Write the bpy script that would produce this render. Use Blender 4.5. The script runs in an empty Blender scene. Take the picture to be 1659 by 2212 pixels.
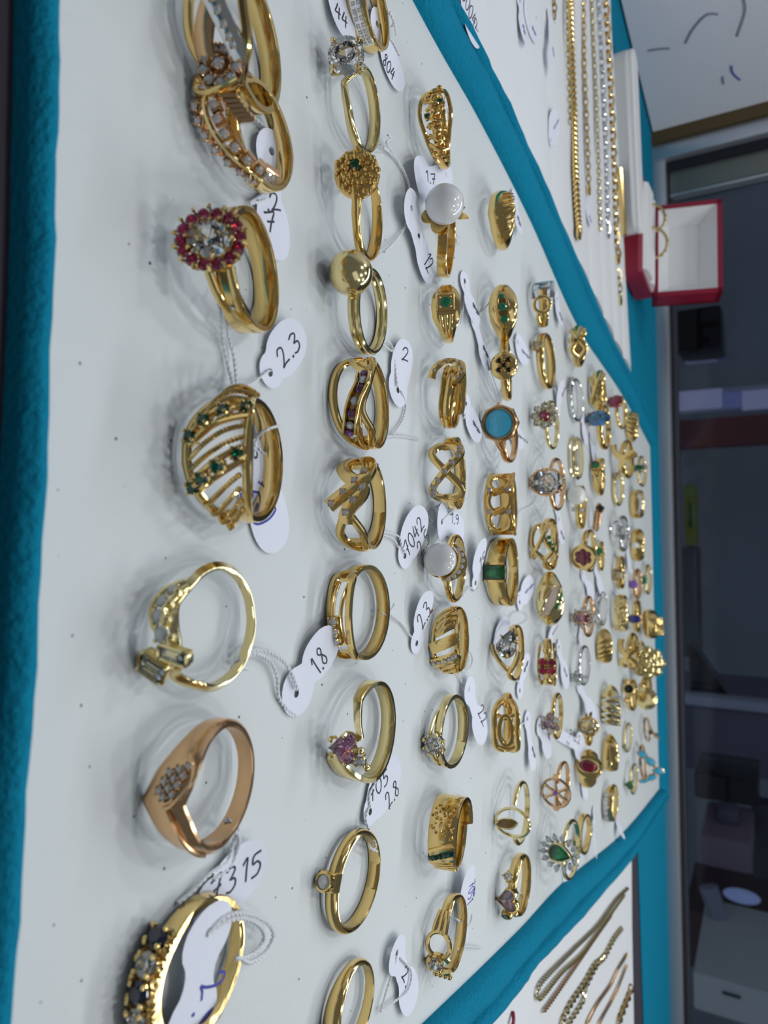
import bpy, math, random
import numpy as np
from mathutils import Vector, Matrix
from mathutils.geometry import delaunay_2d_cdt

# ---------------------------------------------------------------- camera
F_PX, CAM_H, PITCH, ROLL = 1500.0, 0.077, math.radians(29.3), 0.020
cp, sp_ = math.cos(PITCH), math.sin(PITCH)
RIGHT = np.array([1.0, 0, 0]); FWD = np.array([0, cp, -sp_]); UPV = np.array([0, sp_, cp])
IMX = UPV * math.cos(ROLL) + RIGHT * math.sin(ROLL)      # picture's x axis (photo was taken on its side)
IMY = RIGHT * math.cos(ROLL) - UPV * math.sin(ROLL)      # picture's y axis, downwards
CAM = np.array([0, 0, CAM_H])
scene = bpy.context.scene
cam_d = bpy.data.cameras.new('camera'); cam = bpy.data.objects.new('camera', cam_d)
scene.collection.objects.link(cam); scene.camera = cam
mw = Matrix.Identity(4)
for i in range(3):
    mw[i][0] = IMX[i]; mw[i][1] = -IMY[i]; mw[i][2] = -FWD[i]; mw[i][3] = CAM[i]
cam.matrix_world = mw
cam_d.sensor_fit = 'AUTO'; cam_d.sensor_width = 36; cam_d.lens = F_PX / 2212 * 36
cam_d.clip_start = 0.005; cam_d.clip_end = 50
cam_d.dof.use_dof = True; cam_d.dof.focus_distance = 0.155; cam_d.dof.aperture_fstop = 24
# ---------------------------------------------------------------- world, lights, exposure
w = bpy.data.worlds.new('world'); scene.world = w; w.use_nodes = True
w.node_tree.nodes['Background'].inputs[0].default_value = (0.86, 0.94, 1.0, 1)
w.node_tree.nodes['Background'].inputs[1].default_value = 0.14
def area(name, loc, target, sx, sy, power, col):
    l = bpy.data.lights.new(name, 'AREA'); l.shape = 'RECTANGLE'; l.size = sx; l.size_y = sy
    l.energy = power; l.color = col
    o = bpy.data.objects.new(name, l); scene.collection.objects.link(o)
    o.location = loc
    o.rotation_euler = (Vector(target) - Vector(loc)).to_track_quat('-Z', 'Y').to_euler()
    return o
area('led_strip_light', (0.10, 0.62, 0.42), (0.03, 0.30, 0), 0.9, 0.035, 2.0, (0.90, 0.965, 1.0))
area('shop_window_light', (0.45, -0.25, 0.75), (0.0, 0.25, 0), 0.7, 0.4, 0.55, (0.88, 0.95, 1.0))
for i in range(6):      # small LED spots under the case top
    area('led_spot_light', (-0.28 + i * 0.13, 0.34 - 0.20 * (i % 2), 0.45), (-0.10 + i * 0.05, 0.30 - 0.12 * (i % 2), 0), 0.038, 0.038, 0.26, (0.95, 0.975, 1.0))
vs = scene.view_settings
vs.view_transform = 'Standard'; vs.look = 'None'; vs.exposure = -0.12; vs.gamma = 1.0; vs.use_curve_mapping = False
scene.cycles.max_bounces = 10; scene.cycles.caustics_reflective = False; scene.cycles.caustics_refractive = False
scene.cycles.sample_clamp_indirect = 4.0

# ---------------------------------------------------------------- pixel helpers
def ray(x, y): return FWD * F_PX + IMX * (x - 829.5) + IMY * (y - 1106)
def at(x, y, z=0.0):
    d = ray(x, y); k = (z - CAM_H) / d[2]; return CAM + d * k
def at_y(x, y, Y):
    d = ray(x, y); return CAM + d * (Y / d[1])
def project(P):
    q = P - CAM; dep = q @ FWD
    return 829.5 + F_PX * (q @ IMX) / dep, 1106 + F_PX * (q @ IMY) / dep
def px_per_mm(x, y):
    p = at(x, y); return F_PX / ((p - CAM) @ FWD) / 1000

# ---------------------------------------------------------------- materials
MATS = {}
def mat(name, col, metallic=0.0, rough=0.5, bump=0.0, bscale=1000, noise=0.0, nscale=300, trans=0.0, ior=1.45,
        emit=0.0, sheen=0.0, alpha=1.0, coat=0.0, col2=None, spec=None, bdist=0.0003):
    m = bpy.data.materials.new(name); m.use_nodes = True; nt = m.node_tree; b = nt.nodes['Principled BSDF']
    b.inputs['Base Color'].default_value = (*col, 1); b.inputs['Metallic'].default_value = metallic
    b.inputs['Roughness'].default_value = rough; b.inputs['IOR'].default_value = ior
    b.inputs['Transmission Weight'].default_value = trans
    if spec is not None: b.inputs['Specular IOR Level'].default_value = spec
    if emit: b.inputs['Emission Color'].default_value = (*col, 1); b.inputs['Emission Strength'].default_value = emit
    if sheen: b.inputs['Sheen Weight'].default_value = sheen; b.inputs['Sheen Roughness'].default_value = 0.4
    if coat: b.inputs['Coat Weight'].default_value = coat; b.inputs['Coat Roughness'].default_value = 0.05
    if alpha < 1: b.inputs['Alpha'].default_value = alpha
    tc = None
    if bump or noise or col2:
        tc = nt.nodes.new('ShaderNodeTexCoord')
    if noise or col2:
        n = nt.nodes.new('ShaderNodeTexNoise'); n.inputs['Scale'].default_value = nscale; n.inputs['Detail'].default_value = 4
        nt.links.new(tc.outputs['Object'], n.inputs['Vector'])
        mx = nt.nodes.new('ShaderNodeMix'); mx.data_type = 'RGBA'
        c2 = col2 if col2 else tuple(c * (1 - noise) for c in col)
        mx.inputs[6].default_value = (*col, 1); mx.inputs[7].default_value = (*c2, 1)
        nt.links.new(n.outputs['Fac'], mx.inputs[0]); nt.links.new(mx.outputs[2], b.inputs['Base Color'])
    if bump:
        n2 = nt.nodes.new('ShaderNodeTexNoise'); n2.inputs['Scale'].default_value = bscale; n2.inputs['Detail'].default_value = 5
        nt.links.new(tc.outputs['Object'], n2.inputs['Vector'])
        bp = nt.nodes.new('ShaderNodeBump'); bp.inputs['Strength'].default_value = bump; bp.inputs['Distance'].default_value = bdist
        nt.links.new(n2.outputs['Fac'], bp.inputs['Height']); nt.links.new(bp.outputs['Normal'], b.inputs['Normal'])
    MATS[name] = m; return m
GOLD = (0.86, 0.62, 0.25)
mat('gold', GOLD, 1, 0.13, bump=0.06, bscale=900)
mat('pale_gold', (0.86, 0.71, 0.36), 1, 0.14, bump=0.06, bscale=900)
mat('deep_gold', (0.85, 0.57, 0.20), 1, 0.16, bump=0.06, bscale=900)
mat('rose_gold', (0.80, 0.50, 0.27), 1, 0.20, bump=0.08, bscale=900)
mat('satin_gold', (0.84, 0.61, 0.26), 1, 0.34, bump=0.5, bscale=5000)
mat('matte_rose', (0.72, 0.58, 0.50), 1, 0.5, bump=0.8, bscale=7000)
mat('white_gold', (0.78, 0.78, 0.78), 1, 0.14, bump=0.08, bscale=1500)
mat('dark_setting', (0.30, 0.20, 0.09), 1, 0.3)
mat('crystal', (1.0, 1.0, 1.0), 0, 0.0, trans=1.0, ior=2.2)
mat('smoky', (0.72, 0.66, 0.70), 0, 0.0, trans=0.45, ior=2.0)
mat('small_crystal', (0.95, 0.97, 1.0), 0, 0.0, trans=0.45, ior=2.2)
mat('ruby', (0.52, 0.012, 0.14), 0, 0.0, trans=0.88, ior=1.76)
mat('garnet', (0.20, 0.008, 0.03), 0, 0.03, trans=0.2, ior=1.76)
mat('emerald', (0.01, 0.36, 0.15), 0, 0.0, trans=0.85, ior=1.65)
mat('dark_emerald', (0.0, 0.16, 0.08), 0, 0.0, trans=0.8, ior=1.65)
mat('jade', (0.01, 0.20, 0.09), 0, 0.12, trans=0.1)
mat('sapphire', (0.006, 0.008, 0.030), 0, 0.03, trans=0.05, ior=1.76)
mat('blue_stone', (0.02, 0.02, 0.22), 0, 0.04, trans=0.1, ior=1.76)
mat('topaz', (0.16, 0.46, 0.95), 0, 0.0, trans=0.85, ior=1.7)
mat('amethyst', (0.36, 0.16, 0.66), 0, 0.0, trans=0.85, ior=1.65)
mat('violet', (0.36, 0.16, 0.72), 0, 0.05, trans=0.3, ior=1.55)
mat('pink_stone', (0.88, 0.42, 0.70), 0, 0.0, trans=0.9, ior=1.9)
mat('lilac_stone', (0.70, 0.50, 0.66), 0, 0.0, trans=0.85, ior=1.9)
mat('turquoise', (0.07, 0.54, 0.80), 0, 0.10, coat=0.6, noise=0.15, nscale=500)
mat('onyx', (0.012, 0.008, 0.009), 0, 0.05)
mat('brown_stone', (0.22, 0.12, 0.03), 0, 0.15)
mat('pearl', (0.84, 0.83, 0.82), 0, 0.18, coat=1.0, noise=0.06, nscale=120, sheen=0.2)
mat('cream_pearl', (0.86, 0.85, 0.78), 0, 0.22, coat=0.8)
mat('paper', (0.83, 0.84, 0.93), 0, 0.65, bump=0.15, bscale=2500)
mat('ink_black', (0.035, 0.035, 0.06), 0, 0.6)
mat('ink_blue', (0.05, 0.06, 0.36), 0, 0.6)
mat('ink_brown', (0.20, 0.05, 0.02), 0, 0.6)
mat('thread', (0.90, 0.90, 0.92), 0, 0.9, bump=0.8, bscale=4000)
mat('teal_suede', (0.006, 0.26, 0.42), 0, 0.9, bump=0.8, bscale=1000, sheen=0.0, spec=0.12, col2=(0.004, 0.19, 0.31), nscale=900, bdist=0.0009)
mat('red_leather', (0.26, 0.006, 0.028), 0, 0.35, bump=0.2, bscale=1500)
mat('white_satin', (0.80, 0.80, 0.80), 0, 0.5, bump=0.1, bscale=500)
mat('white_plastic', (0.62, 0.64, 0.64), 0, 0.4)
mat('aluminium', (0.60, 0.62, 0.67), 0.75, 0.34, bump=0.1, bscale=200)
mat('dark_aluminium', (0.10, 0.10, 0.12), 0.6, 0.4, bump=0.1, bscale=200)
mat('wood_edge', (0.10, 0.065, 0.025), 0, 0.6, bump=0.3, bscale=300)
mat('black_gap', (0.01, 0.011, 0.018), 0, 0.7, bump=0.1, bscale=100)  # near-black colour carries the shade of the frame recesses
mat('dark_shelf', (0.045, 0.035, 0.048), 0, 0.6, bump=0.2, bscale=100)

# white leatherette with faint grain, creases and a few specks of dust
def leather(name, base, specks=True):
    m = bpy.data.materials.new(name); m.use_nodes = True; nt = m.node_tree; b = nt.nodes['Principled BSDF']
    b.inputs['Roughness'].default_value = 0.55
    tc = nt.nodes.new('ShaderNodeTexCoord')
    n = nt.nodes.new('ShaderNodeTexNoise'); n.inputs['Scale'].default_value = 12; n.inputs['Detail'].default_value = 3
    nt.links.new(tc.outputs['Object'], n.inputs['Vector'])
    mx = nt.nodes.new('ShaderNodeMix'); mx.data_type = 'RGBA'
    mx.inputs[6].default_value = (*base, 1); mx.inputs[7].default_value = (*[c * .93 for c in base], 1)
    nt.links.new(n.outputs['Fac'], mx.inputs[0]); out = mx.outputs[2]
    if specks:
        v = nt.nodes.new('ShaderNodeTexVoronoi'); v.voronoi_dimensions = '2D'; v.inputs['Scale'].default_value = 115; v.inputs['Randomness'].default_value = 1
        nt.links.new(tc.outputs['Object'], v.inputs['Vector'])
        sepc = nt.nodes.new('ShaderNodeSeparateColor'); nt.links.new(v.outputs['Color'], sepc.inputs[0])
        mul = nt.nodes.new('ShaderNodeMath'); mul.operation = 'MULTIPLY_ADD'     # speck radius differs cell by cell
        mul.inputs[1].default_value = 0.07; mul.inputs[2].default_value = -0.038
        nt.links.new(sepc.outputs[0], mul.inputs[0])
        lt = nt.nodes.new('ShaderNodeMath'); lt.operation = 'LESS_THAN'
        nt.links.new(v.outputs['Distance'], lt.inputs[0]); nt.links.new(mul.outputs[0], lt.inputs[1])
        m2 = nt.nodes.new('ShaderNodeMix'); m2.data_type = 'RGBA'
        m2.inputs[7].default_value = (0.09, 0.09, 0.10, 1)
        nt.links.new(lt.outputs[0], m2.inputs[0]); nt.links.new(out, m2.inputs[6]); out = m2.outputs[2]
    nt.links.new(out, b.inputs['Base Color'])
    f1 = nt.nodes.new('ShaderNodeTexNoise'); f1.inputs['Scale'].default_value = 900; f1.inputs['Detail'].default_value = 3
    mp = nt.nodes.new('ShaderNodeMapping'); mp.inputs['Scale'].default_value = (1, .35, 1); mp.inputs['Rotation'].default_value = (0, 0, .7)
    f2 = nt.nodes.new('ShaderNodeTexNoise'); f2.inputs['Scale'].default_value = 130; f2.inputs['Detail'].default_value = 6; f2.inputs['Distortion'].default_value = 1.5
    nt.links.new(tc.outputs['Object'], f1.inputs['Vector'])
    nt.links.new(tc.outputs['Object'], mp.inputs['Vector']); nt.links.new(mp.outputs[0], f2.inputs['Vector'])
    b1 = nt.nodes.new('ShaderNodeBump'); b1.inputs['Strength'].default_value = .22; b1.inputs['Distance'].default_value = .0003
    b2 = nt.nodes.new('ShaderNodeBump'); b2.inputs['Strength'].default_value = .18; b2.inputs['Distance'].default_value = .0012
    nt.links.new(f1.outputs['Fac'], b1.inputs['Height']); nt.links.new(f2.outputs['Fac'], b2.inputs['Height'])
    nt.links.new(b2.outputs['Normal'], b1.inputs['Normal']); nt.links.new(b1.outputs['Normal'], b.inputs['Normal'])
    MATS[name] = m
leather('leatherette', (0.735, 0.76, 0.75))
leather('fluted_white', (0.86, 0.87, 0.88), False)

# ---------------------------------------------------------------- objects
COL = scene.collection
def link(name, V, F, material, parent=None, smooth=True, angle=0.6):
    me = bpy.data.meshes.new(name)
    me.from_pydata([tuple(v) for v in V], [], [tuple(f) for f in F])
    if smooth:
        me.polygons.foreach_set('use_smooth', [True] * len(me.polygons))
        me.set_sharp_from_angle(angle=angle)
    me.materials.append(MATS[material]); me.update()
    o = bpy.data.objects.new(name, me); COL.objects.link(o)
    if parent is not None: o.parent = parent
    return o
def tag_obj(o, label=None, cat=None, group=None, kind=None):
    if label: o['label'] = label
    if cat: o['category'] = cat
    if group: o['group'] = group
    if kind: o['kind'] = kind
    return o
def empty(name, loc, label, cat, group=None):
    o = bpy.data.objects.new(name, None); COL.objects.link(o); o.location = loc
    o.empty_display_size = 0.004
    return tag_obj(o, label, cat, group)

# ---------------------------------------------------------------- geometry
def spl(P, n, closed=False):
    P = np.array(P, float); m = len(P); out = []
    segs = m if closed else m - 1
    for k in range(n):
        t = k / (n if closed else n - 1) * segs; i = min(int(t), segs - 1); f = t - i
        g = (lambda j: P[j % m]) if closed else (lambda j: P[min(max(j, 0), m - 1)])
        a, b, c, d = g(i - 1), g(i), g(i + 1), g(i + 2)
        out.append(0.5 * ((2 * b) + (c - a) * f + (2 * a - 5 * b + 4 * c - d) * f * f + (3 * b - a - 3 * c + d) * f ** 3))
    return np.array(out)
def cyl(th, z, r):
    a = math.radians(th); return np.array([r * math.sin(a), -r * math.cos(a), z])
def cylpath(ctrl, n, closed=False):
    return np.array([cyl(*p) for p in spl(ctrl, n, closed)])
def tab(T, x):
    return np.interp(x, [t[0] for t in T], [t[1] for t in T])
PROF = {
 'flat': [(-1, .12), (-.9, 0), (.9, 0), (1, .12), (1, .86), (.88, 1), (0, 1.02), (-.88, 1), (-1, .86)],
 'dome': [(-1, .15), (-.85, 0), (.85, 0), (1, .15), (.97, .4), (.78, .72), (.42, .93), (0, 1), (-.42, .93), (-.78, .72), (-.97, .4)],
 'knife': [(-1, .12), (-.9, 0), (.9, 0), (1, .12), (1, .35), (.5, .68), (.06, 1), (-.06, 1), (-.5, .68), (-1, .35)],
 'bevel': [(-1, .12), (-.9, 0), (.9, 0), (1, .12), (1, .5), (.72, .95), (.6, 1), (-.6, 1), (-.72, .95), (-1, .5)],
 'ribs': [(-1, .12), (-.9, 0), (.9, 0), (1, .12), (1, .6), (.84, .95), (.66, .92), (.5, .55), (.34, .92), (0, 1.05), (-.34, .92), (-.5, .55), (-.66, .92), (-.84, .95), (-1, .6)],
}
class Geo:
    def __init__(s): s.V = []; s.F = []
    def add(s, V, F):
        o = len(s.V); s.V.extend(np.asarray(v, float) for v in V); s.F.extend([tuple(i + o for i in f) for f in F]); return s
    def grid(s, rings, closed, cap=True):
        n = len(rings); k = len(rings[0]); V = [p for r in rings for p in r]; Fc = []
        for i in range(n if closed else n - 1):
            a = i * k; b = ((i + 1) % n) * k
            for j in range(k):
                j2 = (j + 1) % k; Fc.append((a + j, a + j2, b + j2, b + j))
        if not closed and cap:
            Fc.append(tuple(range(k - 1, -1, -1))); Fc.append(tuple((n - 1) * k + j for j in range(k)))
        return s.add(V, Fc)
    def sweep(s, P, wd, tk, closed=False, nrm=None, k=8, e=1.0, taper=False):
        P = np.asarray(P, float); n = len(P)
        wd = np.broadcast_to(np.asarray(wd, float), (n,)); tk = np.broadcast_to(np.asarray(tk, float), (n,))
        T = (np.roll(P, -1, 0) - np.roll(P, 1, 0)) if closed else np.gradient(P, axis=0)
        rings = []
        for i in range(n):
            t = T[i] / (np.linalg.norm(T[i]) + 1e-12)
            if nrm is None: N = np.array([P[i][0], P[i][1], 0.0])
            elif callable(nrm): N = nrm(i)
            else: N = np.asarray(nrm if np.ndim(nrm) == 1 else nrm[i], float)
            N = N - t * (N @ t); ln = np.linalg.norm(N)
            if ln < 1e-6: N = np.cross(t, [0.31, .2, .9]); ln = np.linalg.norm(N)
            N = N / ln; S = np.cross(t, N); r = []
            for j in range(k):
                a = 2 * math.pi * (j + .5) / k; c, q = math.cos(a), math.sin(a)
                c = math.copysign(abs(c) ** e, c); q = math.copysign(abs(q) ** e, q)
                r.append(P[i] + S * c * wd[i] + N * q * tk[i])
            rings.append(r)
        return s.grid(rings, closed)
    def tube(s, P, r, closed=False, k=6): return s.sweep(P, r, r, closed, None, k)
    def sphere(s, c, r, nu=12, nv=8, axes=None):
        c = np.asarray(c, float); V = []; Fc = []
        ax = np.eye(3) if axes is None else np.asarray(axes)
        rr = (r, r, r) if np.isscalar(r) else r
        V.append(c + ax[2] * rr[2])
        for i in range(1, nv):
            f = math.pi * i / nv
            for j in range(nu):
                a = 2 * math.pi * j / nu
                V.append(c + ax[0] * rr[0] * math.sin(f) * math.cos(a) + ax[1] * rr[1] * math.sin(f) * math.sin(a) + ax[2] * rr[2] * math.cos(f))
        V.append(c - ax[2] * rr[2]); L = len(V) - 1
        for j in range(nu):
            j2 = (j + 1) % nu; Fc.append((0, 1 + j, 1 + j2)); Fc.append((L, L - nu + j2, L - nu + j))
            for i in range(nv - 2):
                a = 1 + i * nu; Fc.append((a + j, a + nu + j, a + nu + j2, a + j2))
        return s.add(V, Fc)
    def prism(s, fr, out, h0, h1, bev=0.0, inset=None):
        """extrude outline (list of (u,v)) from n=h0 to n=h1 in frame fr, small top bevel"""
        out = np.asarray(out, float); c = out.mean(0)
        lv = [(1.0, h0), (1.0, h1 - bev)]
        if bev: lv.append((1 - bev / (np.abs(out - c).max() + 1e-9), h1))
        rings = [[fr.p(c[0] + (q[0] - c[0]) * sc, c[1] + (q[1] - c[1]) * sc, h) for q in out] for sc, h in lv]
        return s.grid(rings, False)
    def box(s, lo, hi):
        x0, y0, z0 = lo; x1, y1, z1 = hi
        V = [(x, y, z) for x in (x0, x1) for y in (y0, y1) for z in (z0, z1)]
        return s.add(V, [(0, 1, 3, 2), (4, 6, 7, 5), (0, 4, 5, 1), (2, 3, 7, 6), (0, 2, 6, 4), (1, 5, 7, 3)])
class Fr:
    """frame on the ring: u = along the band, v = ring axis, n = outwards; spin turns about n, pitch tips the face up (+)"""
    def __init__(s, th=0, z=0, r=10.0, spin=0, pitch=0, yaw=0):
        a = math.radians(th); s.o = cyl(th, z, r)
        u = np.array([math.cos(a), math.sin(a), 0]); n = np.array([math.sin(a), -math.cos(a), 0]); v = np.array([0, 0, 1.0])
        if yaw: c, q = math.cos(math.radians(yaw)), math.sin(math.radians(yaw)); u, n = u * c - n * q, n * c + u * q
        if pitch: c, q = math.cos(math.radians(pitch)), math.sin(math.radians(pitch)); v, n = v * c - n * q, n * c + v * q
        if spin: c, q = math.cos(math.radians(spin)), math.sin(math.radians(spin)); u, v = u * c + v * q, v * c - u * q
        s.u, s.v, s.n = u, v, n
    def p(s, a, b, c): return s.o + s.u * a + s.v * b + s.n * c
    def sub(s, a, b, c=0, spin=0, pitch=0, yaw=0):
        f = Fr(); f.o = s.p(a, b, c); f.u, f.v, f.n = s.u, s.v, s.n
        if yaw: c_, q = math.cos(math.radians(yaw)), math.sin(math.radians(yaw)); f.u, f.n = f.u * c_ - f.n * q, f.n * c_ + f.u * q
        if pitch: c_, q = math.cos(math.radians(pitch)), math.sin(math.radians(pitch)); f.v, f.n = f.v * c_ - f.n * q, f.n * c_ + f.v * q
        if spin: c_, q = math.cos(math.radians(spin)), math.sin(math.radians(spin)); f.u, f.v = f.u * c_ + f.v * q, f.v * c_ - f.u * q
        return f
def outline(kind, a, b, n=16):
    o = []
    for i in range(n):
        f = 2 * math.pi * i / n; c, q = math.cos(f), math.sin(f)
        if kind == 'pear': o.append((a * c, b * q * 1.3 * (abs(math.sin(f / 2)) ** .9)))
        elif kind == 'marquise': o.append((a * c, b * q * abs(q) ** .6))
        elif kind == 'heart':
            g = f + math.pi / 2 * 0
            hx = 16 * math.sin(g) ** 3; hy = 13 * math.cos(g) - 5 * math.cos(2 * g) - 2 * math.cos(3 * g) - math.cos(4 * g)
            o.append((a * hx / 16, b * (hy + 2.5) / 14.5))
        elif kind == 'rect':
            e = .28; o.append((a * math.copysign(abs(c) ** e, c), b * math.copysign(abs(q) ** e, q)))
        else: o.append((a * c, b * q))
    if kind == 'heart': o = o[::-1]
    return o
def gem_geo(fr, kind, a, b, h, n=16, table=.56):
    G = outline(kind, a, b, n); m = n // 2; V = []; Fc = []
    c = np.mean(G, axis=0)
    def P(q, sc, z): return fr.p(c[0] + (q[0] - c[0]) * sc, c[1] + (q[1] - c[1]) * sc, z)
    for i in range(m): V.append(P(G[2 * i], table, h * .28))
    for i in range(n): V.append(P(G[i], 1, .03 * h))
    for i in range(n): V.append(P(G[i], 1, -.04 * h))
    for i in range(m): V.append(P(G[2 * i + 1], .5, -.38 * h))
    V.append(P(c, 0, -.62 * h)); K = len(V) - 1
    Fc.append(tuple(range(m)))
    for i in range(m):
        t0, t1 = i, (i + 1) % m; g0, g1, g2 = m + 2 * i, m + 2 * i + 1, m + (2 * i + 2) % n
        Fc += [(t0, g0, g1), (t0, g1, t1), (t1, g1, g2)]
        l0, l1, l2 = g0 + n, g1 + n, g2 + n
        p0 = m + 2 * n + i; p1 = m + 2 * n + (i + 1) % m
        Fc += [(l1, l0, p0), (l2, l1, p0), (l2, p0, p1), (p0, K, p1)]
    for i in range(n):
        Fc.append((m + i, m + n + i, m + n + (i + 1) % n, m + (i + 1) % n))
    g = Geo(); g.add(V, Fc); return g
def cab_geo(fr, kind, a, b, h, n=20, lv=5):
    G = outline(kind, a, b, n); g = Geo(); rings = []
    rings.append([fr.p(q[0] * .96, q[1] * .96, -h * .5) for q in G])
    for i in range(lv):
        f = math.pi / 2 * i / lv
        rings.append([fr.p(q[0] * math.cos(f), q[1] * math.cos(f), h * math.sin(f)) for q in G])
    rings.append([fr.p(q[0] * .04, q[1] * .04, h) for q in G])
    return g.grid(rings, False)
HEAD_Y = {'bypass solitaire': 122, 'nugget-textured': 358, 'polished ball': 592, 'ruby': 545, 'wavy': 0,
 'large round white pearl': 440, 'square face': 660, 'openwork nugget': 255, 'half dome gold': 455, 'three green stones in a slit': 664, 'five dark stones': 790,
 'octagonal bezel': 920, 'ruby centre': 898, 'two-tone ring': 640, 'hook edged': 815, 'flat white button': 1220, 'oval clear stone in a dark': 1045,
 'pink heart stone and small': 1605, 'square collet': 1918, 'lilac star-shaped': 1562, 'crossing shoulders': 1400, 'bright blue oval': 905, 'cream pearl and': 1082,
 'black petalled': 1200, 'dark red oval': 1655, 'dark star': 1105, 'green stone beside the black': 1196, 'green speck touching': 740, 'touching the upper': 878,
 'round black stone': 1490, 'square pale stone below': 1570, 'spiky halo': 1838, 'stone on its shoulder': 790, 'one round green': 1015, 'edge-on with': 1010}
del HEAD_Y['ruby'], HEAD_Y['wavy']; HEAD_Y['halo of rubies'] = 548
FACE_ON = {'square face': 20, 'half dome gold': 20, 'three green stones in a slit': 19, 'slanted matte stripe': 16, 'hook edged': 15, 'green speck touching': 14, 'striped domed': 11, 'dark red oval': 13,
 'almond-shaped': 11, 'ribbed domed': 9, 'two-tone ring': 14, 'four rubies': 14, 'openwork nugget': 17, 'crisscross': 10, 'granulation': 9, 'polished white': 8, 'tiny white pearl': 8, 'large pale': 0}
# ---------------------------------------------------------------- ring builder (nominal outer radius 10)
class Ring:
    def __init__(s, name, label, box, tilt=None, yaw=0, metal='gold', roll=0, tmin=-4, tmax=34, lift=0.0):
        s.name, s.label, s.box, s.tilt, s.yaw, s.metal, s.roll = name, label, box, tilt, yaw, metal, roll
        s.tmin, s.tmax, s.lift = tmin, tmax, lift; s.parts = []; s.byname = {}
    def g(s, name, material=None, new=False, label=None, sub=None, flat=False):
        material = material or s.metal
        if not new and name in s.byname: return s.parts[s.byname[name]][1]
        s.parts.append([name, Geo(), material, label, sub, flat]); s.byname[name] = len(s.parts) - 1
        return s.parts[-1][1]
    def put(s, name, geo, material=None, label=None, sub=None, flat=False):
        s.parts.append([name, geo, material or s.metal, label, sub, flat]); s.byname[name] = len(s.parts) - 1
    def band(s, w=((0, 3), (180, 2.5)), t=((0, 1.3), (180, 1.1)), prof='dome', z=((0, 0), (180, 0)), r=((0, 10), (180, 10)),
             span=None, name='band', material=None, n=96, sym=True):
        a0, a1 = span if span else (-180, 180); rings = []; closed = span is None
        for i in range(n if closed else n + 1):
            th = a0 + (a1 - a0) * i / n; x = abs(th) if sym else th
            W = tab(w, x) / 2; T = tab(t, x); Z = tab(z, x); R = tab(r, x)
            rings.append([cyl(th, Z + a * W, R - T + b * T) for a, b in PROF[prof]])
        s.g(name, material).grid(rings, closed); return s
    def rail(s, ctrl, wd=.7, tk=.6, n=40, name='rail', closed=False, material=None, e=.8, k=8, new=False):
        P = cylpath(ctrl, n, closed); s.g(name, material, new).sweep(P, wd, tk, closed, None, k, e); return s
    def rope(s, ctrl, r=.45, turns=10, n=60, name='rope', material=None):
        P = cylpath(ctrl, n); g = s.g(name, material); T = np.gradient(P, axis=0)
        for ph in (0, math.pi):
            Q = []
            for i in range(n):
                t = T[i] / np.linalg.norm(T[i]); N = np.array([P[i][0], P[i][1], 0]); N -= t * (N @ t); N /= np.linalg.norm(N); S = np.cross(t, N)
                a = ph + 2 * math.pi * turns * i / n; Q.append(P[i] + (N * math.cos(a) + S * math.sin(a)) * r * .55)
            g.sweep(np.array(Q), r * .6, r * .6, False, None, 5)
        return s
    def gem(s, fr, kind='round', a=2, b=None, h=None, material='crystal', n=16, name='stone', label=None):
        b = a if b is None else b; h = h or min(a, b) * 1.5
        if material == 'crystal' and max(a, b) < 1.5: material = 'small_crystal'
        s.put(name, gem_geo(fr, kind, a, b, h, n), material, label, None, True); return s
    def cab(s, fr, kind='round', a=2, b=None, h=1, material='turquoise', label=None, name='stone'):
        s.put(name, cab_geo(fr, kind, a, b or a, h), material, label); return s
    def pearl(s, fr, r=4, material='pearl', flat=1.0, name='pearl'):
        g = Geo().sphere(fr.o, (r, r, r * flat), 24, 16, (fr.u, fr.v, fr.n)); s.put(name, g, material); return s
    def prongs(s, fr, a, b, n=6, r=.32, lo=-1.4, hi=.45, off=0, name='setting', material=None, lean=.8, k=6):
        g = s.g(name, material)
        for i in range(n):
            f = 2 * math.pi * (i + off) / n; c, q = math.cos(f), math.sin(f)
            P = [fr.p(a * c * lean, b * q * lean, lo), fr.p(a * c * 1.04, b * q * 1.04, lo * .3), fr.p(a * c * 1.08, b * q * 1.08, hi * .5), fr.p(a * c * .93, b * q * .93, hi)]
            g.sweep(spl(P, 6), r, r, False, fr.n + fr.u * .01, k); g.sphere(P[-1], r * 1.15, 6, 4)
        return s
    def bezel(s, fr, kind, a, b, wall=.4, lo=-1.0, hi=.3, name='bezel', material=None, n=28, gap=.05):
        G = outline(kind, a + gap, b + gap, n); c = np.mean(G, axis=0); H = [];
        G2 = outline(kind, a + gap + wall, b + gap + wall, n)
        rings = []
        for i in range(n):
            rings.append([fr.p(*G[i], lo), fr.p(*G2[i], lo), fr.p(*G2[i], hi - wall * .4), fr.p(*(np.array(G2[i]) * .6 + np.array(G[i]) * .4), hi), fr.p(*G[i], hi - .1)])
        s.g(name, material).grid(rings, True); return s
    def loop(s, fr, kind, a, b, wd=.35, tk=.35, c=0, n=32, name='setting', material=None, e=1):
        P = [fr.p(q[0], q[1], c) for q in outline(kind, a, b, n)]
        s.g(name, material).sweep(np.array(P), wd, tk, True, fr.n, 6, e); return s
    def plate(s, fr, out, h0, h1, bev=.2, name='plate', material=None):
        s.g(name, material).prism(fr, out, h0, h1, bev); return s
    def bead(s, fr, r=.4, name='bead', material=None, squash=1.0):
        s.g(name, material).sphere(fr.o, (r, r, r * squash), 8, 6, (fr.u, fr.v, fr.n)); return s
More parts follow.
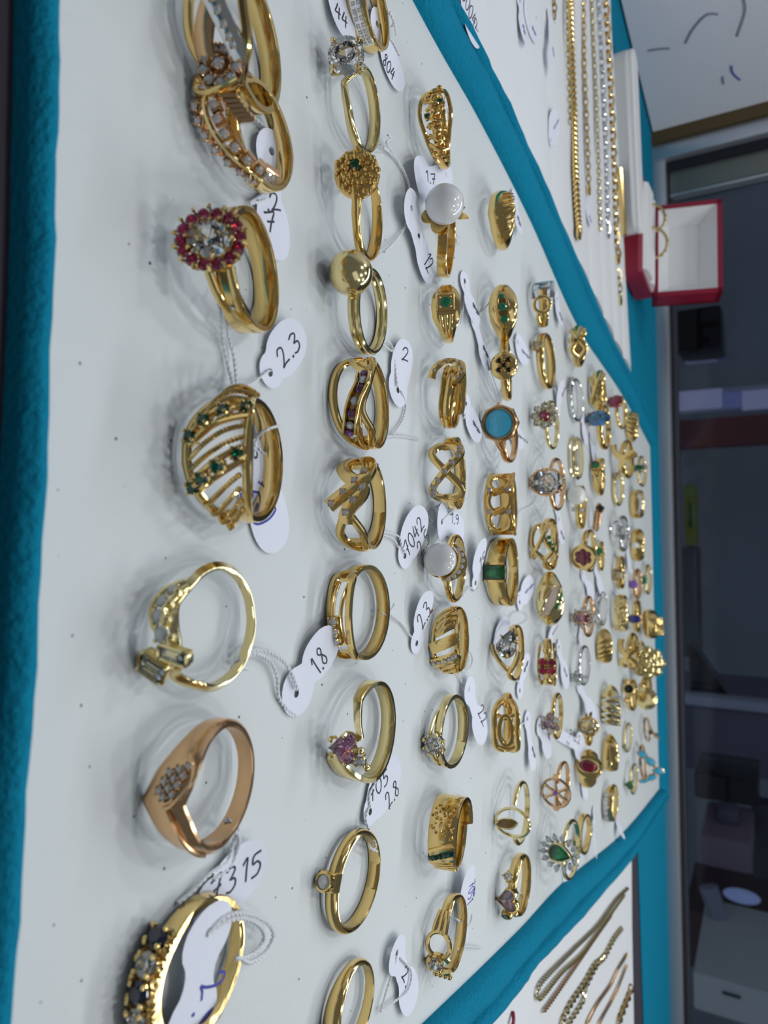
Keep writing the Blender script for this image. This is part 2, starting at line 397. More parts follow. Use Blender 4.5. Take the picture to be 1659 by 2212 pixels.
    def stones(s, ctrl, n, a, material='crystal', bead=True, rad=0, kind='round', b=None, h=None, name='stone', mats=None, beadname='setting', gn=12, spin=None):
        """a row of n small stones along ctrl = [(th, z, r)...]"""
        P = spl(ctrl, n) if n > 1 else np.array(ctrl[:1], float)
        A = a if np.ndim(a) else [a] * n
        for i, (th, z, r) in enumerate(P):
            fr = Fr(th, z, r + rad, spin if spin is not None else 0)
            s.gem(fr, kind, A[i], (b if b else A[i]), h, (mats[i % len(mats)] if mats else material), gn, name)
            if bead:
                g = s.g(beadname)
                for k in range(4):
                    f = math.pi / 4 + k * math.pi / 2
                    g.sphere(fr.p(A[i] * 1.05 * math.cos(f), (b or A[i]) * 1.05 * math.sin(f), .12), A[i] * .28, 6, 4)
        return s
    # ---- fit to the photograph's size and place, then link
    def build(s):
        x0, x1, y0, y1 = s.box
        allV = np.array([v for p in s.parts for v in p[1].V]); cnt = [len(p[1].V) for p in s.parts]
        head_y = next((v for k, v in HEAD_Y.items() if k in s.label), None); zt = next((v for k, v in FACE_ON.items() if k in s.label), None)
        zs = [1.0]; yw = [s.yaw]
        def pose(tilt, pts=None):
            a = -math.radians(tilt); c, q = math.cos(a), math.sin(a)
            Rx = np.array([[1, 0, 0], [0, c, -q], [0, q, c]])
            f = math.radians(yw[0]); Rz = np.array([[math.cos(f), -math.sin(f), 0], [math.sin(f), math.cos(f), 0], [0, 0, 1]])
            g = math.radians(s.roll); Ry = np.array([[math.cos(g), 0, math.sin(g)], [0, 1, 0], [-math.sin(g), 0, math.cos(g)]])
            M = (Rz @ Rx @ Ry).T; W = (allV * [1, 1, zs[0]]) @ M; lo = W[:, 2].min(); W[:, 2] += s.lift - lo
            s.front = np.array([0, -11.0, 0]) @ M + [0, 0, s.lift - lo]; return W
        def fit(tilt):
            W = pose(tilt); k = .001; loc = at((x0 + x1) / 2, (y0 + y1) / 2, .003); loc[2] = 0
            for _ in range(6):
                X, Y = project(W * k + loc)
                k *= (y1 - y0) / (Y.max() - Y.min())
                X, Y = project(W * k + loc)
                cx, cy = (X.max() + X.min()) / 2, (Y.max() + Y.min()) / 2
                ctr = at(cx, cy, .002); want = at((x0 + x1) / 2, (y0 + y1) / 2, .002)
                loc = loc + (want - ctr); loc[2] = 0
            X, Y = project(W * k + loc); return W * k, loc, X.max() - X.min(), k
        tilt = s.tilt
        def solve_yaw(t):
            best = None
            for yv in np.arange(-24, 25, 4.0):
                yw[0] = yv; W, loc, dx, k = fit(t); e = abs(float(project((s.front * k + loc)[None])[1][0]) - head_y) + abs(yv) * .02
                if best is None or e < best[0]: best = (e, yv)
            yw[0] = best[1]
        if head_y is not None: solve_yaw(tilt if tilt is not None else (zt if zt is not None else 8))
        if zt is not None:
            tilt = zt
            for _ in range(5):
                zs[0] = min(1.18, max(.8, zs[0] * ((x1 - x0) / fit(tilt)[2]) ** 1.2))
        if tilt is None:
            best = None
            for t in np.arange(s.tmin, s.tmax + .1, 2.0):
                e = abs(fit(t)[2] - (x1 - x0))
                if best is None or e < best[0] - .3: best = (e, t)
            tilt = best[1]
        W, loc, dx, k = fit(tilt)
        print('RING %-46s zs %.2f yaw %4.0f tilt %5.1f D %5.1fmm dx %5.0f want %5.0f' % (s.label[:46], zs[0], yw[0], tilt, k * 20000, dx, x1 - x0))
        root = empty(s.name, loc, s.label, 'ring', 'rings in the teal tray')
        o = 0; objs = {}
        order = []; pos = 0
        for pt, c in zip(s.parts, cnt): order.append((pt, c, pos)); pos += c
        order.sort(key=lambda q: q[0][0] in ('stone', 'baguette', 'pearl', 'petal'))     # settings first, stones after
        for (nm, geo, m, lab, sub, flat), c, o in order:
            if c == 0: continue
            par = root
            if nm in ('stone', 'baguette', 'pearl', 'petal') and nm != 'leaf':
                for cand in ('setting', 'bezel', 'pave_beads', 'baguette_setting', 'collet', 'head', 'cup', 'channel_floor', 'rim_plate', 'square_face', 'octagon_plate', 'face', 'slit_floor', 'channel'):
                    if cand in objs: par = objs[cand]; break
            ob = link(nm, W[o:o + c], geo.F, m, par, not flat, .7); o += c
            objs[nm] = ob
            if lab: ob['label'] = lab
        s.root = root; s.scale = k
        return root
import bmesh
def _recalc(me):
    me.validate()
    bm = bmesh.new(); bm.from_mesh(me); bmesh.ops.recalc_face_normals(bm, faces=bm.faces); bm.to_mesh(me); bm.free()
def link(name, V, F, material, parent=None, smooth=True, angle=0.6, recalc=True):
    me = bpy.data.meshes.new(name)
    P = np.asarray(V, float)
    if parent is not None: P = P - np.array(getattr(parent, 'location', (0, 0, 0))) * (0 if parent.get('_rel') else 0)
    me.from_pydata(P.tolist(), [], [tuple(f) for f in F])
    if recalc: _recalc(me)
    if smooth:
        me.polygons.foreach_set('use_smooth', [True] * len(me.polygons))
        me.set_sharp_from_angle(angle=angle)
    me.materials.append(MATS[material]); me.update()
    o = bpy.data.objects.new(name, me); COL.objects.link(o)
    if parent is not None: o.parent = parent
    return o
def mesh_at(name, V, F, material, parent=None, origin=None, **k):
    """link geometry given in world coordinates; its origin goes to `origin` (world) or the parent's place"""
    V = np.asarray(V, float)
    org = np.array(parent.location) if parent is not None else (np.array(origin) if origin is not None else V.mean(0))
    if parent is not None and parent.parent is not None: org = org + np.array(parent.parent.location)
    o = link(name, V - org, F, material, parent, **k)
    if parent is None: o.location = org
    return o
def quad_slab(name, pts, thick, material, **k):
    pts = [np.asarray(p, float) for p in pts]; n = len(pts)
    V = pts + [p - np.array([0, 0, thick]) for p in pts]
    Fc = [tuple(range(n)), tuple(range(2 * n - 1, n - 1, -1))] + [(i, i + n, (i + 1) % n + n, (i + 1) % n) for i in range(n)]
    return mesh_at(name, V, Fc, material, **k)
def wbox(name, lo, hi, material, parent=None, bev=0.0, **k):
    g = Geo(); lo = np.array(lo, float); hi = np.array(hi, float)
    g.box(lo, hi); V = np.array(g.V); bm = None
    o = mesh_at(name, V, g.F, material, parent, **k)
    if bev:
        bm = bmesh.new(); bm.from_mesh(o.data)
        bmesh.ops.bevel(bm, geom=list(bm.edges), offset=bev, segments=2, affect='EDGES', profile=.6)
        bm.to_mesh(o.data); bm.free()
        o.data.polygons.foreach_set('use_smooth', [True] * len(o.data.polygons)); o.data.set_sharp_from_angle(angle=.6)
    return o
rng = random.Random(4)
# ---------------------------------------------------------------- shelf under everything
fl = wbox('floor', (-0.9, -0.10, -0.016), (0.9, 0.64, -0.0022), 'dark_shelf'); tag_obj(fl, 'dark shelf of the display window under the trays', None, None, 'structure')
# ---------------------------------------------------------------- ring tray: pad and padded teal rim
tray = empty('ring_tray', at(700, 1000), 'teal suede ring tray with white leatherette pad full of gold rings', 'tray')
L_IN = [(150, -1430), (520, -718), (891, 0), (1033, 255), (1144, 474), (1245, 700), (1339, 845), (1404, 963)]
L_OUT = [(250, -1500), (640, -680), (990, 0), (1091, 202), (1180, 400), (1308, 693), (1376, 835), (1420, 938)]
R_IN = [(30, 3030), (500, 2600), (915, 2208), (1110, 2019), (1214, 1908), (1337, 1807), (1424, 1704)]
R_OUT = [(190, 3080), (640, 2640), (1067, 2212), (1162, 2090), (1253, 1993), (1380, 1840), (1446, 1727)]
B_IN = [(1404, 962), (1409, 1150), (1413, 1330), (1419, 1520), (1424, 1704)]
B_OUT = [(1420, 938), (1426, 1150), (1432, 1330), (1439, 1520), (1447, 1727)]
N_IN = [(158, -1430), (150, -500), (142, 0), (134, 320), (126, 600), (112, 1000), (92, 1400), (66, 1800), (38, 2212), (12, 2600), (-20, 3040)]
N_OUT = [(88, -1430), (82, -500), (76, 0), (70, 320), (64, 600), (46, 1000), (20, 1400), (-8, 1800), (-38, 2212), (-66, 2600), (-96, 3040)]
corners = [at(158, -1500), at(-10, 3120), at(1432, 1715), at(1412, 950)]
pad = quad_slab('pad', corners, .002, 'leatherette', parent=tray, smooth=False)
pad['label'] = 'white leatherette pad with fine grain and specks of dust'
def rim(name, inn, out, zi, zo, hm, hs, split=.76, n=60, single=False):
    I = spl(inn, n); O = spl(out, n); rings = []
    for i in range(n):
        A = at(*I[i], zi); B = at(*O[i], zo); A[2] = 0; B[2] = 0
        wob = 1 + .07 * math.sin(i * .9) + .05 * math.sin(i * 2.3 + 1)
        r = [A + [0, 0, -.002]]
        for t, z in ([(0, .15), (.05, .55), (.2, .9), (.45, 1), (.65, .92), (.9, .6), (1.0, .3)]):
            r.append(A + (B - A) * split * t + np.array([0, 0, hm * z * wob]))
        if not single:
            for t, z in [(0, .15), (.12, .7), (.45, 1), (.8, .75), (1, .1)]:
                r.append(A + (B - A) * (split + .01 + (1 - split) * t) + np.array([0, 0, hs * z * (2 - wob)]))
        r.append(r[-1] * [1, 1, 0] + [0, 0, -.0021])
        rings.append(r)
    g = Geo().grid(rings, False)
    return mesh_at(name, g.V, g.F, 'teal_suede', tray, angle=.9)
rim('rim', L_IN, L_OUT, 0, .002, .0042, .0032)
rim('rim', R_IN, R_OUT, 0, .002, .0042, .0032, .62)
rim('rim', B_IN, B_OUT, 0, .002, .0036, .0028, .7)
rim('rim', N_IN, N_OUT, .0026, .0022, .0030, .003, .97, single=True)
# ---------------------------------------------------------------- teal ledge behind the trays
lg_f = [(1285, -400), (1313, 0), (1340, 450), (1353, 700), (1366, 1200), (1384, 1844), (1396, 2212), (1412, 2800)]
lg_b = [(1470, -400), (1470, 0), (1470, 450), (1470, 700), (1480, 1200), (1495, 1844), (1505, 2212), (1520, 2800)]
V = [at(*p, 0) - [0, 0, .0015] for p in lg_f] + [at_y(x, y, 0.63) * [1, 1, 0] - [0, 0, .0015] for x, y in lg_b]; n = len(lg_f)
V = V + [v - [0, 0, .0006] for v in V]; m = 2 * n
Fc = [(i, i + 1, n + i + 1, n + i) for i in range(n - 1)] + [(m + i, m + n + i, m + n + i + 1, m + i + 1) for i in range(n - 1)]
Fc += [(i, m + i, m + i + 1, i + 1) for i in range(n - 1)] + [(n + i, n + i + 1, m + n + i + 1, m + n + i) for i in range(n - 1)]
led = mesh_at('wall_ledge', V, Fc, 'teal_suede', smooth=False); tag_obj(led, 'teal suede ledge running behind the trays along the window frame', None, None, 'structure')
# ---------------------------------------------------------------- left necklace tray with fluted white pad
ntray = empty('necklace_tray', at(1100, 100), 'fluted white necklace tray beyond the upper left teal rim', 'tray', 'necklace trays')
def lrim_x(Y, off):       # world x of the ring tray's left rim outer edge at depth Y
    P = [at(*p, 0) for p in L_OUT]; return np.interp(Y, [p[1] for p in P], [p[0] for p in P]) + off
fa = [at(1313, 0), at(1353, 700)]; slope = (fa[1][1] - fa[0][1]) / (fa[1][0] - fa[0][0])
yb = [at(x, 0)[1] for x in (890, 957, 1031, 1101, 1160, 1203, 1236, 1262, 1284, 1302, 1318)]
for i in range(len(yb) - 1):
    rings = []
    for k in range(13):
        fX = k / 12; ring = []
        for t, z in [(0, -.6), (0, 0), (.12, .55), (.3, .9), (.5, 1), (.7, .9), (.88, .55), (1, 0), (1, -.6)]:
            Y0 = yb[i] + (yb[i + 1] - yb[i]) * t
            x1 = lrim_x(Y0, .008); x0 = -.55; X = x0 + (x1 - x0) * fX
            Y = Y0 + (X - fa[0][0]) * slope * (Y0 - .12) / (fa[0][1] - .12) if X > fa[0][0] else Y0
            ring.append((X, Y, .0014 * z - .0003))
        rings.append(ring)
    g = Geo().grid(rings, False); mesh_at('padded_roll', g.V, g.F, 'fluted_white', ntray, angle=1.0)
# ---------------------------------------------------------------- right necklace tray
rtray = empty('necklace_tray', at(1250, 2150), 'plain white necklace tray beyond the lower right teal rim', 'tray', 'necklace trays')
P4 = [at(1010, 2320, .0), at(1385, 1832, .0), at(1364, 1838, .0), at(1368, 2212), at(1372, 2700), at(1150, 3200), at(700, 2700)]
P4 = [at(640, 2680), at(1050, 2200), at(1215, 2010), at(1362, 1845), at(1363, 2000), at(1367, 2212), at(1374, 2700), at(1100, 3200)]
quad_slab('pad', [p + [0, 0, .0006] for p in P4], .0025, 'fluted_white', parent=rtray, smooth=False)
# ---------------------------------------------------------------- chains
def cable(name, px, r, turns_mm, material, label, z=.0016, clasp=True, kind='rope', group='gold chains in the trays'):
    P = np.array([at(*p[:2], z) for p in px]); n = max(40, int(len(px) * 26)); P = spl(P, n)
    L = np.linalg.norm(np.diff(P, axis=0), axis=1).sum()
    root = empty(name, P[0] * [1, 1, 0], label, 'chain', group)
    n2 = int(min(900, L * 1000 / turns_mm * 6)); u = np.linspace(0, 1, n); v = np.linspace(0, 1, n2)
    Q = np.stack([np.interp(v, u, P[:, i]) for i in range(3)], 1); T = np.gradient(Q, axis=0)
    if kind == 'rope':
        for ph in (0, math.pi):
            S = []
            for i in range(n2):
                t = T[i] / np.linalg.norm(T[i]); N = np.array([0, 0, 1.0]); B = np.cross(t, N)
                a = ph + i / 6 * math.pi * 2 / 2; S.append(Q[i] + (N * math.cos(a) + B * math.sin(a)) * r * .55)
            g = Geo().sweep(np.array(S), r * .5, r * .5, False, np.array([0, 0, 1.0]), 5); mesh_at('strand', g.V, g.F, material, root)
    else:   # cable links, each turned a quarter against the last
        g = Geo(); step = turns_mm * .001; k = int(L / step); d = np.concatenate([[0], np.cumsum(np.linalg.norm(np.diff(Q, axis=0), axis=1))])
        for i in range(k):
            c = np.array([np.interp((i + .5) * step, d, Q[:, j]) for j in range(3)])
            c2 = np.array([np.interp((i + .7) * step, d, Q[:, j]) for j in range(3)]); t = c2 - c; t /= np.linalg.norm(t) + 1e-12
            B = np.cross(t, [0, 0, 1.0]); N = np.array([0, 0, 1.0])
            S = (B * .8 + N * .6) if i % 2 else (B * .6 - N * .8)
            lp = [c + t * math.cos(f) * step * .72 + S * math.sin(f) * r for f in np.linspace(0, 2 * math.pi, 9)[:-1]]
            g.sweep(np.array(lp), r * .3, r * .3, True, np.cross(t, S), 4)
        o = mesh_at('links', g.V, g.F, material, root); o['kind'] = 'stuff'
    if clasp:
        g = Geo(); c = P[-1]; lp = [c + np.array([math.cos(f) * .0022, math.sin(f) * .0022, 0]) for f in np.linspace(0, 6.283, 17)[:-1]]
        g.sweep(np.array(lp), r * .55, r * .55, True, np.array([0, 0, 1.0]), 6); mesh_at('clasp', g.V, g.F, material, root)
    return root
cable('rope_chain', [(1232, -30), (1234, 90), (1240, 250), (1243, 380), (1250, 505)], .0017, 2.2, 'gold', 'thick gold rope chain stretched across the fluted tray')
cable('cable_chain', [(1224, -30), (1226, 90), (1230, 200), (1232, 270)], .0009, 2.4, 'pale_gold', 'thin pale chain beside the thick gold rope chain', kind='link', clasp=False)
cable('cable_chain', [(1195, -20), (1199, 50)], .0011, 2.6, 'gold', 'short end of gold chain at the top edge of the fluted tray', kind='link', clasp=False)
cable('figaro_chain', [(1260, -30), (1262, 120), (1267, 260), (1270, 340), (1272, 410)], .0011, 3.0, 'gold', 'fine gold chain with dark gaps third from the rope chain', kind='link')
cable('cable_chain', [(1277, -30), (1283, 100), (1290, 260), (1294, 400), (1297, 500)], .0010, 2.6, 'pale_gold', 'thin pale chain ending beside the red ring box', kind='link', clasp=False)
cable('bracelet', [(1293, -30), (1298, 100), (1304, 230), (1308, 330), (1311, 460), (1313, 505)], .0015, 3.6, 'white_gold', 'silver link bracelet near the far edge of the fluted tray', kind='link')
cable('bracelet', [(1304, -30), (1310, 60), (1316, 170), (1322, 300), (1326, 400), (1329, 500), (1334, 560)], .0022, 4.6, 'gold', 'wide gold link bracelet along the far edge of the fluted tray', kind='link')
cable('chain_pendant', [(1336, 585), (1338, 620), (1340, 650)], .0016, 4, 'pale_gold', 'small dangling gold pendant on the tray end by the red box', kind='link')
ch2 = [('box_chain', [(1357, 1918), (1330, 1945), (1290, 2000), (1240, 2050), (1195, 2095), (1168, 2125), (1160, 2148), (1164, 2158), (1176, 2148), (1215, 2100), (1262, 2055), (1312, 1985), (1350, 1932)], .0007, 1.3, 'pale_gold', 'looped fine pale chain nearest the teal rim in the lower tray', 'link'),
       ('box_chain', [(1174, 2186), (1200, 2150), (1245, 2085), (1290, 2020), (1322, 1975)], .0007, 1.3, 'rose_gold', 'single straight brownish chain strand beside the looped chain', 'link'),
       ('cable_chain', [(1212, 2212), (1232, 2170), (1262, 2125), (1285, 2085), (1305, 2068), (1325, 2030), (1345, 2003)], .0011, 2.6, 'pale_gold', 'bright yellow link chain in the middle of the lower tray', 'link'),
       ('cable_chain', [(1228, 2212), (1258, 2165), (1265, 2135), (1290, 2085), (1308, 2062)], .0009, 2.6, 'pale_gold', 'second strand of yellow link chain in the lower tray', 'link'),
       ('box_chain', [(1268, 2212), (1290, 2170), (1318, 2130), (1335, 2095), (1356, 2060)], .0007, 1.6, 'rose_gold', 'brown gold chain crossing the lower tray to its edge', 'rope'),
       ('box_chain', [(1294, 2212), (1320, 2165), (1335, 2135), (1354, 2085)], .0007, 1.6, 'rose_gold', 'last brown gold chain before the tray edge', 'rope'),
       ('bracelet', [(1334, 2212), (1346, 2180), (1358, 2150), (1364, 2130)], .0018, 4, 'gold', 'gold bracelet end at the lower right tray edge', 'link')]
for nm, px, r, tm, m_, lab, kd in ch2: cable(nm, px, r, tm, m_, lab, kind=kd, clasp=False)
g = Geo(); a, b = at(1097, 2230, .001), at(1108, 2186, .001)
g.sweep(spl([a, (a + b) / 2 + [0, 0, .001], b], 8), .0008, .0006, False, np.array([0, 0, 1.0]), 6)
tag_obj(mesh_at('red_cord', g.V, g.F, 'red_leather'), 'short red cord at the bottom edge beside the teal rim', 'cord')
# ---------------------------------------------------------------- long pale display bar at the far edge of the fluted tray
bar = empty('display_bar', at(1346, 300), 'long pale round-ended display bar beside the teal ledge', 'display bar')
A, B = at(1334, 118, .001), at(1352, 512, .001); d = (B - A); L = np.linalg.norm(d); d /= L; sdir = np.array([-d[1], d[0], 0])
def stadium(hw, inset, z):
    o = []
    for i in range(24):
        f = 2 * math.pi * i / 24; c, q = math.cos(f), math.sin(f)
        base = B if c > 0 else A
        o.append(base + d * (c * (hw - inset) - math.copysign(hw, c)) + sdir * q * (hw - inset) + [0, 0, z])
    return o
g = Geo().grid([stadium(.013, 0, -.001), stadium(.013, 0, .006), stadium(.013, .0015, .0075)], False); mesh_at('base', g.V, g.F, 'white_plastic', bar)
g = Geo().grid([stadium(.0095, 0, .007), stadium(.0095, 0, .009), stadium(.0095, .001, .0098)], False); mesh_at('raised_top', g.V, g.F, 'white_satin', bar)
A2, B2 = at(1338, 365, .002), at(1347, 508, .002)
g = Geo().sweep(spl([A2, (A2 + B2) / 2, B2], 14), .0035, .0022, False, np.array([0, 0, 1.0]), 10, .6)
tag_obj(mesh_at('bangle', g.V, g.F, 'gold'), 'slim gold bar bangle lying along the pale display bar', 'bangle')
# ---------------------------------------------------------------- red ring box, open
def red_box():
    q0 = at(1346, 392, .0); q1 = at(1350, 585, .0)
    ux = q1 - q0; W = np.linalg.norm(ux); ux /= W; ux = np.array([ux[0], ux[1], 0]); uy = np.array([-ux[1], ux[0], 0]); uz = np.array([0, 0, 1.0])
    c0, s0 = math.cos(math.radians(9)), math.sin(math.radians(9)); ux, uy = ux * c0 - uy * s0, uy * c0 + ux * s0
    q0 = q0 + uy * .004 - ux * .005; W = .063; D = .040; H = .0105
    root = empty('ring_box', q0 + ux * W / 2, 'open dark red ring box with white lining holding two gold bands', 'box')
    def T(x, y, z): return q0 + ux * x + uy * y + uz * z
    def prism(name, prof, x0, x1, m, par=root):     # profile in (y,z) extruded in x
        k = len(prof); V = [T(x0, *p) for p in prof] + [T(x1, *p) for p in prof]
        Fc = [tuple(range(k)), tuple(range(2 * k - 1, k - 1, -1))] + [(i, (i + 1) % k, (i + 1) % k + k, i + k) for i in range(k)]
        return mesh_at(name, V, Fc, m, par, smooth=False)
    prism('base', [(0, 0), (D, 0), (D, H), (.002, H), (0, H - .002)], 0, W, 'red_leather')
    prism('cushion', [(.003, H - .001), (D - .002, H - .001), (D - .002, H + .0012), (.028, H + .0035), (.0245, H + .0012), (.0235, H + .0012), (.020, H + .0035), (.006, H + .0025)], .003, W - .003, 'white_satin')
    # lid standing open, leaning back a little: shell of four walls and a back
    la = math.radians(12); hy, hz = D - .001, H + .001
    def LT(x, dd, h): return T(x, hy + dd * math.cos(la) + h * math.sin(la), hz - dd * math.sin(la) + h * math.cos(la))
    def lbox(name, x0, x1, d0, d1, h0, h1, m):
        V = [LT(x, dd, h) for x in (x0, x1) for dd in (d0, d1) for h in (h0, h1)]
        return mesh_at(name, V, [(0, 1, 3, 2), (4, 6, 7, 5), (0, 4, 5, 1), (2, 3, 7, 6), (0, 2, 6, 4), (1, 5, 7, 3)], m, root, smooth=False)
    LH, dp, wl = .041, .016, .003
    lid = [(0, W, dp - wl, dp, 0, LH), (0, wl, 0, dp, 0, LH), (W - wl, W, 0, dp, 0, LH), (0, W, 0, dp, LH - wl, LH), (0, W, 0, dp, 0, wl)]
    g = Geo()
    for x0, x1, d0, d1, h0, h1 in lid:
        V = [LT(x, dd, h) for x in (x0, x1) for dd in (d0, d1) for h in (h0, h1)]
        g.add(V, [(0, 1, 3, 2), (4, 6, 7, 5), (0, 4, 5, 1), (2, 3, 7, 6), (0, 2, 6, 4), (1, 5, 7, 3)])
    lid_o = mesh_at('lid', g.V, g.F, 'red_leather', root, smooth=False)
    f0, f1 = wl, W - wl; h0, h1 = wl, LH - wl      # satin lining, coved towards the back
    rings = [[LT(f0, .0004, h0), LT(f1, .0004, h0), LT(f1, .0004, h1), LT(f0, .0004, h1)],
             [LT(f0 + .006, .011, h0 + .006), LT(f1 - .006, .011, h0 + .006), LT(f1 - .006, .011, h1 - .008), LT(f0 + .006, .011, h1 - .008)],
             [LT(f0 + .007, .0125, h0 + .007), LT(f1 - .007, .0125, h0 + .007), LT(f1 - .007, .0125, h1 - .009), LT(f0 + .007, .0125, h1 - .009)]]
    V = [p for r in rings for p in r]; Fc = [(i * 4 + j, i * 4 + (j + 1) % 4, (i + 1) * 4 + (j + 1) % 4, (i + 1) * 4 + j) for i in range(2) for j in range(4)] + [(8, 9, 10, 11)]
    mesh_at('lining', V, Fc, 'white_satin', lid_o, smooth=False)
    wbh = Geo()
    for i, (x, r, lb) in enumerate([(.017, .0085, 'smaller gold band standing in the red box, nearer the side wall'), (.034, .0098, 'larger gold band standing in the red box, nearer the glass')]):
        c = T(x, .0242, H + .0012); P = []
        for k in range(40):
            f = 2 * math.pi * k / 40; P.append(c + ux * math.cos(f) * r * .72 + uy * math.cos(f) * r * .7 + uz * (math.sin(f) * r))
        P = np.array(P); cc = c.copy()
        g = Geo().sweep(P, .0016, .0007, True, lambda j, P=P, cc=cc: P[j] - cc, 8, .7)
        rt = empty('band_ring', c * [1, 1, 0], lb, 'ring', 'gold bands in the red box'); mesh_at('band', g.V, g.F, 'gold', rt)
        g = Geo()
        for k in (4, 6, 8, 10):
            g.sphere(P[k] + (P[k] - cc) * .08, .0009, 8, 6)
        mesh_at('engraved_beads', g.V, g.F, 'pale_gold', rt)
red_box()
# ---------------------------------------------------------------- white side wall on the left with pen scribbles
p0, p1 = at(1342, 0), at(1397, 228); dw = (p1 - p0) / np.linalg.norm(p1 - p0); nw = np.array([dw[1], -dw[0], 0])
e0 = p0 - dw * .45; e1 = p1 + dw * (.62 - p1[1]) / dw[1] if dw[1] > .2 else p1 + dw * .08
mat('speckled_board', (0.80, 0.80, 0.87), 0, 0.7, bump=0.6, bscale=900, noise=0.14, nscale=1500)
V = [e0, e1, e1 - nw * .006, e0 - nw * .006]; V = V + [v + [0, 0, .75] for v in V]
wl_ = mesh_at('wall_left', V, [(0, 1, 5, 4), (1, 2, 6, 5), (2, 3, 7, 6), (3, 0, 4, 7), (0, 3, 2, 1), (4, 5, 6, 7)], 'speckled_board', smooth=False)
tag_obj(wl_, 'white speckled side board with a few pen scribbles', None, None, 'structure')
mat('pen_grey', (0.25, 0.25, 0.32), 0, .6)
def on_wall(x, y):
    dd = ray(x, y); k = ((p0 - CAM) @ nw) / (dd @ nw); return CAM + dd * k + nw * .0008
for st in ([(1551, 29), (1525, 31), (1496, 63), (1481, 92)], [(1606, -6), (1609, 24), (1592, 77)], [(1580, 140), (1582, 154), (1590, 164), (1599, 171)], [(1400, 108), (1425, 104), (1447, 103)], [(1561, 164), (1562, 172), (1563, 180)]):
    P = spl([on_wall(*p) for p in st], 16); g = Geo().sweep(P, .0008, .0002, False, nw, 4)
    mesh_at('pen_scribble', g.V, g.F, 'ink_blue' if st[0][0] == 1580 else 'pen_grey', wl_)
# ---------------------------------------------------------------- aluminium window frame
YR = at(1419, 700)[1] + .006
def zx(x, y, Y): return at_y(x, y, Y)
zr = [zx(1419, 700, YR)[2], zx(1444, 700, YR)[2], zx(1452, 700, YR + .012)[2], zx(1461, 700, YR + .02)[2]]
xl = zx(1420, 338, YR)[0]
win = wbox('window_1', (xl - .03, YR, -.006), (0.75, YR + .014, zr[1]), 'aluminium', bev=.002); tag_obj(win, 'aluminium framed window behind the trays', None, None, 'structure')
def wchild(nm, lo, hi, m, bev=0): return wbox(nm, lo, hi, m, win, bev)
_o = np.array(win.location)
wchild('gasket', (xl - .02, YR + .010, zr[1] - .004), (0.75, YR + .018, zr[2]), 'black_gap')  # recess above the rail, its darkness put in as a black strip
wchild('inner_rail', (xl - .02, YR + .016, zr[2] - .002), (0.75, YR + .03, zr[3]), 'dark_aluminium', .001)
xs = [zx(1440, y, YR)[0] for y in (296, 309, 343, 356)]
wchild('wood_edge', (xs[0] - .004, YR - .006, -.004), (xs[1], YR + .002, .75), 'wood_edge')
wchild('post', (xs[1], YR - .002, -.004), (xs[2], YR + .014, .75), 'aluminium', .002)
wchild('gasket', (xs[2] - .002, YR + .006, zr[1] - .004), (xs[3] + .002, YR + .016, .75), 'black_gap')  # upright gap beside the post, drawn the same way in black
xs2 = [zx(1440, y, YR + .014)[0] for y in (360, 424)]
mat('grey_green_frame', (0.20, 0.21, 0.19), 0.5, 0.4, bump=0.1, bscale=200)
wchild('sash', (xs2[0], YR + .010, zr[2]), (xs2[1], YR + .028, .75), 'grey_green_frame', .002)
wchild('sash_edge', (xs2[1] - .0005, YR + .012, zr[2]), (xs2[1] + .002, YR + .03, .75), 'aluminium', .0005)
gm = bpy.data.materials.new('window_glass'); gm.use_nodes = True; nt = gm.node_tree; nt.nodes.clear()
oo = nt.nodes.new('ShaderNodeOutputMaterial'); mxs = nt.nodes.new('ShaderNodeMixShader'); tr = nt.nodes.new('ShaderNodeBsdfTransparent'); gl = nt.nodes.new('ShaderNodeBsdfGlossy'); lw = nt.nodes.new('ShaderNodeFresnel')
tr.inputs[0].default_value = (.80, .86, .94, 1); gl.inputs['Roughness'].default_value = .08; gl.inputs[0].default_value = (.55, .58, .65, 1); lw.inputs[0].default_value = 1.35
nt.links.new(lw.outputs[0], mxs.inputs[0]); nt.links.new(tr.outputs[0], mxs.inputs[1]); nt.links.new(gl.outputs[0], mxs.inputs[2]); nt.links.new(mxs.outputs[0], oo.inputs[0]); MATS['window_glass'] = gm
wchild('pane', (xs2[1], YR + .022, zr[2]), (0.75, YR + .0255, .75), 'window_glass')
# ---------------------------------------------------------------- dim shop beyond the glass
mat('dim_wall', (0.42, 0.45, 0.52), 0, 0.8, noise=0.5, nscale=2.0)
mat('lit_poster', (0.36, 0.35, 0.52), 0, 0.5, emit=0.25)
mat('lit_blue', (0.22, 0.24, 0.52), 0, 0.5, emit=0.15)
mat('olive_green', (0.16, 0.19, 0.01), 0, 0.5, emit=0.0)
mat('brick_red', (0.30, 0.08, 0.08), 0, 0.8, noise=0.4, nscale=8)
mat('mauve_grey', (0.20, 0.18, 0.24), 0, 0.7, noise=0.3, nscale=5)
mat('pale_grey', (0.42, 0.42, 0.50), 0, 0.6)
mat('cabinet_white', (0.90, 0.89, 0.86), 0, 0.6)
mat('pink_grey', (0.34, 0.24, 0.30), 0, 0.8)
mat('lamp_blue', (0.35, 0.42, 0.70), 0, 0.5, emit=0.2)
mat('brown_panel', (0.16, 0.09, 0.09), 0, 0.8)
bw = wbox('wall_back', (-1.6, 2.2, -1.0), (1.9, 2.25, 2.2), 'dim_wall'); tag_obj(bw, 'dim grey back wall of the shop beyond the glass', None, None, 'structure')
bf = wbox('floor', (-1.6, 0.66, -1.02), (1.9, 2.2, -1.0), 'dim_wall'); tag_obj(bf, 'dim floor beyond the glass', None, None, 'structure')
